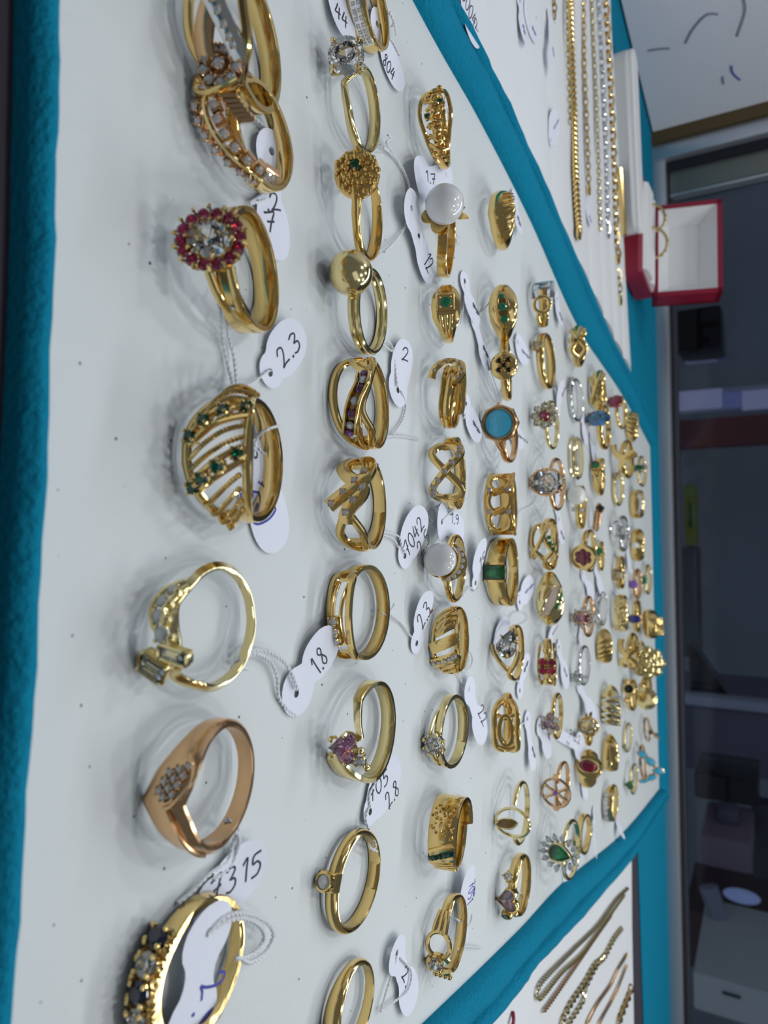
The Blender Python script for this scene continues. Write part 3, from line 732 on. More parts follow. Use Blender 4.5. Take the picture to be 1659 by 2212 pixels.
def far(name, label, cat, x0, x1, y0, y1, Y, dep, m, bev=.004):
    xm = (x0 + min(x1, 1659)) / 2; a = at_y(x0, (y0 + y1) / 2, Y); b = at_y(x1, (y0 + y1) / 2, Y); c = at_y(xm, y0, Y); d_ = at_y(xm, y1, Y)
    o = wbox(name, (c[0], Y, a[2]), (d_[0], Y + dep, b[2]), m, None, bev); return tag_obj(o, label, cat)
def far_part(par, name, x0, x1, y0, y1, Y, dep, m):
    xm = (x0 + min(x1, 1659)) / 2; a = at_y(x0, (y0 + y1) / 2, Y); b = at_y(x1, (y0 + y1) / 2, Y); c = at_y(xm, y0, Y); d_ = at_y(xm, y1, Y)
    return wbox(name, (c[0], Y, a[2]), (d_[0], Y + dep, b[2]), m, par, .002)
ls = far('light_box_sign', 'glowing lavender light box sign beyond the dark glass', 'sign', 1455, 1800, 838, 888, 1.3, .06, 'pale_grey')
far_part(ls, 'lit_panel', 1462, 1560, 842, 884, 1.294, .01, 'lit_poster'); far_part(ls, 'blue_emblem', 1562, 1600, 846, 880, 1.293, .012, 'lit_blue'); far_part(ls, 'lit_panel', 1602, 1790, 842, 884, 1.294, .01, 'lit_poster')
far('black_speaker', 'black box standing in the dark just below the red ring box', 'box', 1456, 1560, 662, 752, .85, .1, 'onyx', .006)
far('column', 'dull brick red column below the glowing lavender sign', 'column', 1420, 1900, 902, 962, 1.7, .1, 'brick_red')
gp = far('wall_plaque', 'olive green plaque in the dark behind the glass', 'plaque', 1476, 1506, 1046, 1180, 1.2, .02, 'olive_green', .008)
far_part(gp, 'plaque_mark', 1488, 1494, 1085, 1140, 1.196, .006, 'dark_emerald')
far('column', 'dark blue grey column below the olive plaque', 'column', 1466, 1506, 1185, 1420, 1.25, .08, 'dark_aluminium')
far('post', 'pale grey upright post crossing the dark glass', 'post', 1400, 1900, 1506, 1528, 1.1, .03, 'pale_grey')
far('cabinet', 'mauve grey cabinet beside the pale post', 'cabinet', 1380, 1900, 1532, 1668, 1.3, .3, 'mauve_grey', .01)
# a sloped black screen
a = [at_y(1488, 1396, 1.15), at_y(1490, 1500, 1.15), at_y(1572, 1500, 1.15), at_y(1496, 1394, 1.15)]
V = a + [p + [0, .04, 0] for p in a]
tag_obj(mesh_at('screen', V, [(0, 1, 2, 3), (7, 6, 5, 4), (0, 4, 5, 1), (1, 5, 6, 2), (2, 6, 7, 3), (3, 7, 4, 0)], 'onyx', smooth=False), 'black slanted screen leaning beside the pale post', 'screen')
far('shelf_unit', 'black recess shelf below the mauve cabinet', 'shelf', 1500, 1640, 1680, 1735, 1.05, .1, 'onyx')
far('counter', 'pinkish grey counter block in the dim shop', 'counter', 1512, 1625, 1812, 1882, 1.2, .15, 'pink_grey', .01)
far('glass_bottle', 'pale greyish bottle shape left of the pink counter', 'bottle', 1542, 1600, 1748, 1792, 1.25, .05, 'mauve_grey', .02)
far('post', 'grey green upright strip near the right edge', 'post', 1625, 1900, 1738, 1900, 1.35, .04, 'dark_aluminium')
c = at_y(1602, 1936, 1.1); g = Geo().sphere(c, (.018, .018, .038), 20, 12, np.array([[0, 1.0, 0], [1.0, 0, 0], [0, 0, 1.0]]))
g = Geo().sphere(c, (.010, .009, .024), 20, 12)
tag_obj(mesh_at('wall_lamp', g.V, g.F, 'lamp_blue'), 'small glowing bluish oval lamp in the dim shop', 'lamp')
g = Geo(); P = spl([at_y(1530, 1915, 1.15), at_y(1545, 1960, 1.15), at_y(1556, 2010, 1.15)], 14); g.sweep(P, .014, .01, False, np.array([0, 1.0, 0]), 8)
tag_obj(mesh_at('curtain_fold', g.V, g.F, 'pale_grey'), 'pale drooping fold of cloth below the bluish lamp', 'cloth')
far('cabinet', 'dark brown red panel above the white drawers', 'cabinet', 1480, 1900, 1985, 2112, 1.4, .2, 'brown_panel')
cb = far('drawer_unit', 'white drawer unit at the lower right beyond the glass', 'cabinet', 1498, 1900, 2122, 2204, 1.0, .2, 'cabinet_white')
far_part(cb, 'drawer_handle', 1560, 1600, 2150, 2154, .996, .006, 'dark_aluminium')
far('storage_box', 'grey white box standing on the white drawers', 'box', 1606, 1900, 2066, 2114, 1.25, .12, 'white_plastic')
# ================================================================ ROW ONE (nearest)
S2 = lambda x, a, b: (x - a) / (b - a)
# crossed pave ring cut by the picture's top edge
r = Ring('crossover_ring', 'rose and yellow gold crossover ring with pavé strand, cut by the top edge', (402, 600, -95, 252), tilt=14, metal='gold', yaw=-8)
r.band(w=((0, 3), (60, 4), (180, 3.6)), t=((0, 1.2), (180, 1.1)), span=(62, 298), sym=False, prof='flat')
r.rail([(-70, 0, 9.6), (-45, 2.4, 10), (-15, 2.2, 10.4), (15, -.6, 10.8), (45, -2.6, 10.2), (70, -.6, 9.6)], 1.5, .7, 60, 'rose_strand', material='rose_gold', e=.6)
r.rail([(-70, 0, 9.6), (-45, -2.4, 10.2), (-15, -2.6, 10.9), (15, .8, 11.2), (45, 2.6, 10.4), (70, .4, 9.6)], 1.5, .7, 60, 'pave_strand', material='white_gold', e=.6)
r.rail([(-72, 1.2, 9.6), (-40, 4.6, 9.8), (0, 4.4, 10), (40, 4.4, 9.8), (72, 1.2, 9.6)], .8, .7, 50, 'outer_strand')
r.rail([(-72, -1.2, 9.6), (-40, -4.6, 9.8), (0, -4.4, 10), (40, -4.4, 9.8), (72, -1.2, 9.6)], .8, .7, 50, 'outer_strand')
r.stones([(-45, -2.4, 10.9), (-15, -2.6, 11.6), (15, .8, 11.9), (42, 2.5, 11.1)], 12, .62, 'crystal', beadname='pave_beads')
r.build()
# spray ring with many small stones
r = Ring('spray_ring', 'tall rose gold spray ring with flower and stepped stone rows', (386, 657, 88, 420), tilt=8, yaw=4, metal='rose_gold')
r.band(w=((0, 2.2), (60, 2.8), (180, 4.2)), t=((0, 1.2), (180, 1.1)), prof='flat', material='gold')
st = [(-44, 1.5, 11.4), (-24, -1.2, 13), (-4, -2.6, 13.8), (14, -2.2, 13.4), (34, -.6, 12.2), (56, 1.4, 10.8), (70, 2, 10.0)]
r.rail(st, .5, .6, 70, 'stem', material='pale_gold')
for k, (th, z, rr) in enumerate(spl(st, 12)):
    if k < 3: continue
    for sd in (1, -1):
        f = Fr(th + sd * 1.0, z + sd * 2.0, rr + .2, 20 * sd, pitch=10 * sd)
        r.plate(f, [(-1.0, -1.0), (1.0, -1.0), (1.0, 1.0), (-1.0, 1.0)], -1.5, -.15, .15, 'step_setting')
        r.gem(f.sub(0, 0, .15), 'round', .78, h=1.1, n=12); r.prongs(f, .78, .78, 4, .2, -.8, .35, .5)
f = Fr(-27, .5, 15.2, pitch=16, yaw=24)
r.gem(f, 'round', 1.1, h=1.5); r.prongs(f, 1.1, 1.1, 6, .24, -1.6, .4)
for k in range(9):
    a = 2 * math.pi * k / 9; fs = f.sub(3.0 * math.cos(a), 3.0 * math.sin(a), -.6)
    r.gem(fs, 'round', .95, h=1.3, n=12); r.prongs(fs, .98, .98, 4, .24, -1.4, .4, .5)
r.loop(f, 'round', 1.9, 1.9, .3, .5, -.8, name='flower_base'); r.loop(f, 'round', 4.0, 4.0, .35, .4, -1.6, name='flower_base')
r.plate(f, outline('round', 3.6, 3.6, 18), -3.2, -1.7, .6, 'flower_base')
r.rail([(-40, -4.6, 12.6), (-24, -5.2, 13.4), (-9, -3.4, 14.2), (-8, 1, 14.2), (-14, 4, 13.6)], .5, .8, 40, 'petal', material='gold', e=.7)
for k in range(6):
    f = Fr(-2 + k * 3.2, 2.4 + k * .4, 14.0 - k * .35, pitch=20); r.plate(f, [(-.36, -1.6), (.36, -1.6), (.36, 1.6), (-.36, 1.6)], -.4, .35, .12, 'ridged_leaf')
for q in (1, -1): r.rail([(-66, q * 1.0, 9.9), (-50, q * 1.6, 11), (-36, q * 1.6, 12.6)], .6, .6, 14, 'shoulder')
r.build()
# oval crystal with ruby halo
r = Ring('halo_ring', 'gold ring with large oval clear stone in a halo of rubies', (380, 591, 438, 722), tilt=18, yaw=10)
r.band(w=((0, 2.4), (28, 2.8), (60, 4.2), (180, 4.4)), t=((0, 1.3), (180, 1.0)), prof='flat')
for sd in (1, -1):
    for q in (1, -1): r.rail([(sd * 54 - 2, q * 1.0, 9.7), (sd * 36 - 5, q * 1.5, 10.4), (sd * 20 - 8, q * 1.8, 11)], .7, .55, 16, 'shoulder')
f = Fr(-8, -.6, 12.4, pitch=8)
r.gem(f, 'oval', 2.9, 3.5, 3.2, n=24); r.prongs(f, 2.9, 3.5, 10, .3, -2, .75, .3)
for k in range(14):
    a = 2 * math.pi * (k + .5) / 14; fs = f.sub(4.0 * math.cos(a), 4.6 * math.sin(a), -.35)
    r.gem(fs, 'round', .95, h=1.5, material='ruby', n=12, label='round ruby of the halo')
    a2 = 2 * math.pi * k / 14; q = f.sub(4.5 * math.cos(a2), 5.15 * math.sin(a2), 0)
    r.g('setting').sweep(np.array([q.p(-.8 * math.cos(a2), -.8 * math.sin(a2), -2.6), q.p(.1 * math.cos(a2), .1 * math.sin(a2), -1), q.p(.5 * math.cos(a2), .5 * math.sin(a2), .2), q.p(0, 0, .55)]), [.3, .36, .34, .26], [.3, .36, .34, .26], False, f.n + f.u * .01, 6)
    r.g('setting').sphere(q.p(0, 0, .55), .3, 6, 4)
r.loop(f, 'oval', 3.8, 4.5, .4, .5, -2.0); r.loop(f, 'oval', 3.0, 3.5, .35, .4, -1.4); r.loop(f, 'oval', 2.4, 2.8, .5, .5, -2.6)
r.build()
# green stones filigree dome
r = Ring('filigree_ring', 'wide gold filigree dome ring with slanting ropes and dark green stones', (390, 612, 828, 1147), tilt=14, yaw=-4, metal='gold')
r.band(w=((0, 3.4), (70, 3.8), (180, 3.6)), t=((0, 1.0), (180, 1.1)), span=(66, 294), sym=False, prof='flat')
r.rail([(-82, 1.2, 9.8), (-55, 3.0, 9.9), (-25, 4.6, 10), (0, 5, 10), (25, 4.6, 10), (55, 3.0, 9.9), (82, 1.2, 9.8)], .75, .55, 70, 'upper_rail')
r.rail([(-82, -1.2, 9.8), (-55, -3.0, 9.9), (-25, -4.6, 10), (0, -5, 10), (25, -4.6, 10), (55, -3.0, 9.9), (82, -1.2, 9.8)], .75, .55, 70, 'lower_rail')
for i, t0 in enumerate([-66, -52, -40, -30, -8, 2, 34, 46, 57, 67]):
    hh = 4.8 - abs(t0) * .035
    r.rope([(t0 - 14, hh, 10.1), (t0 - 5, hh * .35, 11.6), (t0 + 5, -hh * .35, 11.6), (t0 + 14, -hh, 10.1)], .42, 11, 44)
for row, t0 in enumerate((-24, 16)):
    P = spl([(t0 - 13, 3.9, 11.2), (t0 - 4, 1.3, 12.6), (t0 + 4, -1.3, 12.8), (t0 + 13, -3.9, 11.4)], 4)
    for th, z, rr in P:
        f = Fr(th, z, rr, 45); r.gem(f, 'round', 1.0, h=1.4, material='dark_emerald', n=12, label='dark green stone'); r.prongs(f, 1.02, 1.02, 4, .3, -1.6, .4)
        r.loop(f, 'round', 1.0, 1.0, .28, .4, -.7)
    for dth in (-5.5, 5.5): r.rail([(t0 - 13 + dth, 4.2, 10.3), (t0 + dth, 0, 11.8), (t0 + 13 + dth, -4.2, 10.3)], .5, .6, 30, 'stone_rail')
r.build()
# zigzag crystal ring
r = Ring('zigzag_ring', 'thin gold ring with zigzag of round and baguette clear stones', (304, 541, 1213, 1495), tilt=4, yaw=2, metal='pale_gold')
r.band(w=((0, 1.6), (20, 1.8), (45, 3.0), (70, 2.2), (180, 1.7)), t=((0, 1.3), (180, 1.15)), prof='knife', z=((-180, 0), (-60, 0), (-30, -.6), (0, 1.2), (18, 1.2), (34, -1.4), (60, 0), (180, 0)), r=((-180, 10), (-45, 10), (-20, 10.8), (10, 11.4), (30, 11), (60, 10), (180, 10)), sym=False)
r.rail([(-50, 0, 10), (-38, -1.8, 10.9), (-24, -2.4, 11.6), (-12, -1.2, 12.2), (-5, .4, 12.2)], .55, .6, 30, 'wave_edge')
r.rail([(-44, 1.4, 10.3), (-32, .6, 11.2), (-20, .2, 12), (-10, 1.2, 12.4)], .45, .6, 24, 'wave_edge')
r.stones([(-38, -.3, 11.2), (-28, -.9, 11.8), (-17, -.4, 12.4), (-6, .8, 12.8)], 4, [.95, 1.0, 1.1, 1.25], 'crystal', h=1.6)
for (th, z, rr) in [(-36, 1.0, 11.2), (-26, .8, 11.8), (-15, 1.4, 12.3), (-4, 2.6, 12.6)]: r.bead(Fr(th, z, rr), .75, 'collar', squash=1.3)
f = Fr(7, 2.6, 12.9, 78); r.gem(f, 'rect', 2.2, .75, 1.3, n=12, name='baguette'); r.loop(f, 'rect', 2.5, 1.05, .3, .6, -.3, name='baguette_setting'); r.plate(f, outline('rect', 2.5, 1, 12), -1.6, -.5, .3, 'baguette_setting')
for q in (.55, -.55):
    f = Fr(16 + q * 3.5, -1.4 - q * .9, 13.1, 58); r.gem(f, 'rect', 2.0, .72, 1.3, n=12, name='baguette')
f = Fr(16, -1.4, 13.1, 58); r.loop(f, 'rect', 2.3, 1.75, .3, .6, -.2, name='baguette_setting'); r.plate(f, outline('rect', 2.3, 1.7, 12), -1.8, -.5, .3, 'baguette_setting')
r.build()
# rose gold chevron
r = Ring('chevron_ring', 'wide worn rose gold chevron ring with diamond-shaped pavé patch', (303, 552, 1549, 1854), tilt=8, yaw=-3, metal='rose_gold')
r.band(w=((0, 7.6), (25, 7.0), (60, 4.6), (110, 3.2), (180, 3.0)), t=((0, 1.5), (180, 1.2)), prof='bevel', z=((0, -2.3), (14, -1.2), (40, -.2), (70, 0), (180, 0)), r=((0, 10.6), (20, 10.5), (60, 10.1), (180, 10)), n=140)
f0 = Fr(-16, -.4, 10.7)
r.rail([(-40, 1.2, 10.35), (-22, 3.2, 10.75), (-3, .6, 10.95), (2, -1.2, 10.95)], .4, .45, 24, 'ridge'); r.rail([(2, -.8, 10.9), (14, .3, 10.9), (40, 1.2, 10.5), (66, 1.2, 10.2)], .4, .4, 30, 'ridge')
for i in range(3):
    for j in range(4 if i < 2 else 3):
        th = -31 + j * 7.2 + i * 3.0; z = 1.9 - i * 1.45 - j * .62
        f = Fr(th, z, 10.85); r.gem(f, 'round', .66, h=1.0, n=12); r.prongs(f, .68, .68, 4, .2, -.3, .3, .5, 'pave_beads', k=5)
r.build()
# big sapphire half-hoop, cut by the bottom edge
r = Ring('half_hoop_ring', 'large gold half hoop ring of dark sapphires and clear stones, cut by the bottom edge', (248, 546, 1925, 2330), tilt=2, yaw=0, metal='gold')
r.band(w=((0, 3), (48, 3.2), (70, 2.8), (180, 2.4)), t=((0, 1.3), (180, 1.2)), prof='flat')
for i in range(7):
    th = -48 + i * 16; m_ = 'sapphire' if i % 2 == 0 else 'crystal'
    f = Fr(th, .4, 12.4, pitch=4); r.gem(f, 'round', 1.65, h=2.2, material=m_, label='dark sapphire' if m_ == 'sapphire' else 'clear stone')
    r.prongs(f, 1.7, 1.7, 4, .36, -2.0, .55, .5)
    r.loop(f, 'round', 1.4, 1.4, .3, .4, -1.0, name='gallery')
for q in (1, -1):
    r.rail([(-56, q * 1.6, 10.2), (0, q * 1.7, 10.6), (56, q * 1.6, 10.2)], .45, .5, 50, 'gallery')
    for i in range(20):
        th = -54 + i * 5.6; r.rail([(th, q * 1.8, 10.4), (th + 1.6, q * 2.0, 11.2), (th + (3.0 if i % 2 else -1), q * 1.8, 12.0)], .38, .3, 8, 'gallery_wire')
r.build()
# ================================================================ ROW TWO
r = Ring('pave_band_ring', 'two-row pavé band ring with white gold centre, cut by the top edge', (738, 848, -80, 118), tilt=6, yaw=0)
r.band(w=((0, 5.8), (90, 4.4), (180, 3.6)), t=((0, 1.4), (180, 1.1)), prof='flat')
r.rail([(-85, .0, 9.98), (0, 0, 10.05), (85, 0, 9.98)], 1.75, .3, 60, 'pave_panel', material='white_gold', e=.5)
for q in (.55, -.55): r.stones([(-80, q * 1.3, 10.25), (0, q * 1.3, 10.3), (80, q * 1.3, 10.25)], 20, .52, 'crystal', beadname='pave_beads')
r.build()
r = Ring('solitaire_ring', 'gold bypass solitaire with large round clear stone in four prongs', (690, 840, 76, 336), tilt=12, yaw=22, metal='pale_gold')
r.band(w=((-180, 3.2), (-60, 2.8), (-20, 2.0), (0, 2), (20, 1.8), (60, 2.2), (180, 3.2)), t=((0, 1.2), (180, 1.1)), prof='dome', z=((-180, 0), (-50, .4), (-12, 1.5), (12, -1.5), (50, -.4), (180, 0)), sym=False)
f = Fr(0, .3, 14, pitch=12, yaw=30); r.gem(f, 'round', 4.3, h=5.2, n=24); r.prongs(f, 4.3, 4.3, 4, .55, -4.6, 1.1, .5, lean=.42)
r.loop(f, 'round', 2.2, 2.2, .35, .4, -2.6); r.loop(f, 'round', 1.6, 1.6, .4, .5, -3.6)
r.build()
r = Ring('nugget_ring', 'gold ring with round nugget-textured head and small green stone', (712, 836, 314, 567), tilt=17, yaw=28, metal='deep_gold')
r.band(w=((0, 2.6), (60, 2.0), (180, 3.2)), t=((0, 1.2), (180, 1.0)), prof='dome')
f = Fr(-4, 0, 12.6, pitch=10, yaw=30); r.plate(f, outline('round', 5.4, 5.2, 24), -1.6, .3, .6, 'head')
rn = random.Random(2)
for k in range(150):
    a, d_ = rn.random() * 6.283, 5.0 * math.sqrt(rn.random()); u, v = d_ * math.cos(a), d_ * math.sin(a)
    if (u + 1.6) ** 2 + (v + .4) ** 2 > 2.6: r.g('nuggets').sphere(f.p(u, v, .35 + rn.random() * .4), .34 + rn.random() * .36, 6, 4)
fg = f.sub(-1.6, -.4, .7); r.gem(fg, 'round', 1.35, h=1.7, material='dark_emerald', label='small green stone'); r.prongs(fg, 1.35, 1.35, 4, .38, -1, .5)
for q in (1, -1): r.rail([(q * 42, 0, 9.9), (q * 24, .3, 11), (q * 12, 0, 11.8)], .9, .7, 14, 'shoulder')
r.build()
r = Ring('ball_ring', 'gold ring with a big polished ball on a double wire band', (704, 842, 538, 767), tilt=11, yaw=16, metal='pale_gold')
for q in (.75, -.75): r.g('band').sweep(np.array([cyl(t_, q, 9.5) for t_ in np.linspace(-180, 180, 97)[:-1]]), .75, .75, True)
g = r.g('ball'); f = Fr(0, 0, 13.4); g.sphere(f.o, 5.0, 32, 20)
r.build()
r = Ring('weave_ring', 'gold weave ring with zigzag channel of amethysts and clear stones', (718, 832, 770, 973), tilt=11, yaw=0, metal='gold')
r.band(w=((0, 2), (60, 4.2), (95, 3.6), (180, 3.0)), t=((0, 1.2), (180, 1.0)), span=(58, 302), sym=False, prof='flat')
r.rail([(-78, 1.0, 9.8), (-48, 3.4, 10), (-14, 3.2, 10.1), (14, 1.8, 10.3), (44, 3.0, 10), (78, 1, 9.8)], .85, .6, 60, 'strand')
r.rail([(-78, -1.0, 9.8), (-50, -3.8, 10), (-10, -4.6, 10), (30, -3.8, 10.2), (58, -2.2, 10), (80, 0, 9.8)], .95, .7, 60, 'strand')
r.rail([(-66, -2.6, 9.9), (-44, -.2, 10.6), (-30, 3.2, 10.4)], .8, .65, 30, 'strand'); r.rail([(14, 1.2, 10.3), (36, .6, 10.6), (58, 0, 10.2), (72, 0, 9.9)], .75, .6, 30, 'strand')
ch = [(-28, 2.4, 10.9), (-14, 2.2, 11), (4, .6, 11.1), (24, -.6, 11.1), (42, -1.8, 10.7)]
for q in (1.35, -1.35): r.rail([(a, b + q, c) for a, b, c in ch], .4, .7, 40, 'channel_wall')
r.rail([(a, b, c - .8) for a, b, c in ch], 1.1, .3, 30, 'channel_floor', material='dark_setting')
r.stones(ch, 7, .9, mats=['amethyst', 'crystal'], bead=False, h=1.4)
r.build()
r = Ring('bypass_ring', 'gold bypass ring with two slanted rows of smoky stones', (708, 827, 985, 1192), tilt=11, yaw=0)
r.band(w=((0, 2), (50, 4.4), (95, 3.4), (180, 2.8)), t=((0, 1.2), (180, 1.0)), span=(54, 306), sym=False, prof='flat')
r.rail([(-76, .6, 9.8), (-52, 3.2, 10.2), (-34, 3.6, 10.8), (-22, 2.2, 11.2), (2, -3.8, 11.6)], 1.5, .7, 40, 'plaque', e=.4)
r.rail([(-70, -1.4, 9.8), (-48, -2.4, 10.2), (-32, -.6, 10.6), (-14, 3.2, 11), (8, 0, 11.4), (20, -.6, 11.2)], 1.5, .7, 40, 'plaque', e=.4)
r.stones([(-36, 3.0, 11.6), (-24, 1.4, 11.9), (-12, -.8, 12.1), (-1, -3.2, 12.3)], 4, .72, 'smoky', rad=.0)
r.stones([(-17, 3.2, 11.7), (-4, 1.4, 12.0), (8, -.2, 12.1)], 3, .78, 'smoky')
r.rail([(14, -1, 11), (36, -2.8, 10.4), (60, -1.8, 10), (80, 0, 9.8)], 1.0, .7, 40, 'strand'); r.rail([(14, .6, 11), (34, 2.2, 10.5), (58, 1.6, 10), (80, .2, 9.8)], .85, .7, 40, 'strand')
r.build()
r = Ring('rail_ring', 'gold ring with three clear stones set at the end of twin rails', (710, 836, 1219, 1427), tilt=2, yaw=0, metal='gold')
r.band(w=((0, 2.6), (70, 3.4), (180, 3.0)), t=((0, 1.0), (180, 1.0)), span=(50, 310), sym=False, prof='flat')
for q in (1, -1): r.rail([(-62, q * .8, 9.7), (-46, q * 2.0, 10.6), (-20, q * 2.2, 9.9), (0, q * 2.2, 9.7), (20, q * 2.2, 9.9), (46, q * 2.0, 10.6), (62, q * .8, 9.7)], .7, .6, 60, 'side_rail', e=.5)
for i in range(3):
    f = Fr(2 + i * 10.5, -.4, 11.6); r.gem(f, 'round', .92, h=1.4); r.plate(f, outline('rect', .98, 1.3, 12), -1.9, -.1, .1, 'stone_block', 'gold'); r.prongs(f, 1, 1, 4, .24, -.5, .35, .5)
for q in (1, -1): r.rail([(-44, q * 1.2, 10), (-20, q * 1.0, 10.5), (0, q * .9, 10.6), (30, q * 1.2, 10.4)], .35, .5, 20, 'inner_rail')
r.build()
r = Ring('heart_ring', 'gold bypass ring with pink heart stone and small clear stone', (711, 849, 1468, 1692), tilt=6, yaw=-6, metal='pale_gold')
r.band(w=((-180, 3.2), (-90, 3.2), (-60, 2.2), (-28, 1.5), (0, 1.2), (20, 3.6), (50, 4.2), (90, 3.4), (180, 3.2)), t=((0, 1.0), (180, 1.0)), z=((-180, 0), (-50, 0), (-20, 1.6), (-6, 2.6), (14, -3), (40, -1.6), (90, 0), (180, 0)), r=((-180, 10), (-40, 10), (-10, 10.6), (20, 11.2), (60, 10), (180, 10)), sym=False, prof='flat', n=140)
f = Fr(2, 0, 13, 0, pitch=12); r.gem(f, 'heart', 2.9, 2.7, 3.2, material='pink_stone', n=24, label='pink heart-shaped stone'); r.prongs(f, 2.8, 2.6, 5, .38, -2.2, .7, .25)
r.loop(f, 'heart', 2.6, 2.4, .35, .45, -1.5)
f2 = Fr(12, 3.4, 12.4, pitch=16); r.gem(f2, 'round', 1.05, h=1.5); r.prongs(f2, 1.1, 1.1, 4, .34, -1.8, .5, .5)
r.bead(Fr(3, 3.6, 12.2), .75, 'bead'); r.bead(Fr(20, 4.2, 11.6), .8, 'bead'); r.bead(Fr(16, 1.6, 11.6), .6, 'bead')
r.build()
r = Ring('tension_solitaire_ring', 'plain gold ring with one round clear stone in a square collet', (679, 823, 1788, 2019), tilt=2, yaw=4)
r.band(w=((0, 3.0), (60, 2.8), (180, 2.9)), t=((0, 1.6), (90, 1.3), (180, 1.2)), prof='dome')
f = Fr(-4, 0, 12.8); r.gem(f, 'round', 1.35, h=1.9); r.bezel(f, 'round', 1.35, 1.35, .5, -1.0, .35)
r.plate(Fr(-4, 0, 10), [(-1.7, -1.9), (1.7, -1.9), (1.7, 1.9), (-1.7, 1.9)], -.8, 1.9, .5, 'collet')
for q in (1, -1):
    for p_ in (1, -1): r.rail([(-4 + q * 8, p_ * 1.4, 10.3), (-4 + q * 4, p_ * 1.1, 11.6), (-4 + q * 2, p_ * .8, 12.6)], .5, .5, 10, 'claw')
r.build()
r = Ring('pear_signet_ring', 'gold signet shaped ring with pink pear stone, cut by the bottom edge', (684, 811, 2068, 2292), tilt=2, yaw=0)
r.band(w=((0, 5.0), (35, 4.4), (80, 3.0), (180, 2.6)), t=((0, 1.6), (180, 1.1)), prof='dome', r=((0, 10.8), (40, 10.4), (90, 10), (180, 10)))
f = Fr(4, 0, 11.2); r.gem(f.sub(0, 0, 0, 160), 'pear', 2.6, 1.9, 2.4, material='pink_stone', label='pink pear-shaped stone'); r.bezel(f.sub(0, 0, 0, 160), 'pear', 2.6, 1.9, .45, -1.2, .3, material='gold')
for q in range(3): r.rail([(18 + q * 5, 2.4 - q * .5, 10.6), (24 + q * 5, 1, 11.2), (30 + q * 5, -1, 10.9)], .4, .4, 12, 'ribs')
r.build()
# ================================================================ ROW THREE
r = Ring('openwork_ring', 'gold openwork nugget ring nearest the upper left teal rim', (899, 981, 183, 367), tmax=22, metal='deep_gold', yaw=14)
r.band(w=((0, 2.4), (50, 2.6), (180, 2.6)), t=((0, 1.1), (180, 1.0)))
for q in (1, -1): r.rail([(-70, q * .8, 9.8), (-44, q * 2.6, 10.4), (-10, q * 3.6, 10.8), (20, q * 2.8, 10.6), (66, q * 1.0, 9.9)], .5, .5, 40, 'edge_rail')
rn = random.Random(9)
for k in range(16):
    th = -46 + k * 6; z = (-1) ** k * (1.4 + rn.random()); r.rail([(th, z, 10.6), (th + 6, 0, 11.6 + rn.random()), (th + 9, -z, 10.8)], .5, .45, 10, 'lattice')
    if k % 3 == 0: r.bead(Fr(th, z * .7, 11.6), .8, 'nugget')
r.stones([(-30, -1.2, 11.6), (-20, 1.4, 12), (-4, -1.8, 11.8)], 3, .7, 'dark_emerald'); r.build()
r = Ring('pearl_ring', 'gold leaf ring holding one large round white pearl', (908, 1014, 395, 601), tilt=20, metal='deep_gold', yaw=26)
r.band(w=((0, 3.0), (180, 3.2)), t=((0, 1.2), (180, 1.2)), prof='flat')
f = Fr(-4, 0, 15.8, pitch=8, yaw=24); r.pearl(f, 5.9)
for sp, a, b, kd, li in ((-58, 7.6, 2.5, 'oval', .10), (-14, 7.8, 2.6, 'oval', .10), (70, 8.2, 1.3, 'marquise', .34), (100, 6.4, 1.3, 'marquise', .2), (170, 6.0, 2.0, 'oval', .1)):
    ff = f.sub(0, 0, -3.4, sp, 0, 0); o = outline(kd, a * .5, b, 20)
    V = [ff.p(q[0] + a * .5, q[1], -.6 + li * (q[0] + a * .5) + (abs(q[1]) * .25)) for q in o]; V2 = [v - ff.n * .6 for v in V]
    n_ = len(V); r.g('leaf', new=True).add(V + V2 + [ff.p(a * .5, 0, li * a * .5 - .4)], [(i, (i + 1) % n_, 2 * n_) for i in range(n_)] + [(n_ + i, n_ + (i + 1) % n_, (i + 1) % n_, i) for i in range(n_)] + [tuple(range(2 * n_ - 1, n_ - 1, -1))])
r.plate(f.sub(0, 0, -4.4), outline('round', 2.4, 2.4, 14), -1.6, .6, .3, 'cup'); r.build()
r = Ring('signet_ring', 'gold signet ring with square face and round green stone', (931, 996, 614, 742), tmax=24)
r.band(w=((0, 9.6), (22, 9), (45, 6), (80, 3.4), (180, 2.6)), t=((0, 1.8), (40, 1.5), (180, 1.1)), prof='bevel', r=((0, 10.9), (24, 10.7), (60, 10.1), (180, 10)))
f = Fr(-5, 0, 11.1); r.plate(f, [(-2.9, -2.9), (2.9, -2.9), (2.9, 2.9), (-2.9, 2.9)], -.6, .5, .35, 'square_face'); r.cab(f.sub(0, 0, .5), 'round', 1.75, 1.75, .6, 'jade', 'round green stone')
for sx in (1, -1):
    for sy in (1, -1): r.bead(f.sub(1.7 * sx, 1.7 * sy, .55), .4, 'bead')
for q in (-1.6, 0, 1.6): r.rail([(16, q * 1.1, 10.9), (34, q * .9, 10.6), (56, q * .5, 10.2)], .55, .4, 16, 'flute')
r.build()
r = Ring('curl_ring', 'ribbed gold ring curling over into a hook edged with small stones', (924, 1008, 773, 927), tmax=20)
r.band(w=((0, 6.2), (40, 5.8), (90, 4.4), (180, 3.4)), t=((0, 1.4), (180, 1.0)), prof='ribs', z=((-180, 0), (-20, .6), (20, .8), (60, 0), (180, 0)), sym=False)
r.rail([(4, -5.2, 11.2), (-14, -4.2, 12), (-30, -1, 12.2), (-30, 3, 11.6), (-14, 4.6, 11.2), (2, 3.8, 11), (6, 1.8, 10.8)], 1.25, .6, 50, 'curl', e=.5)
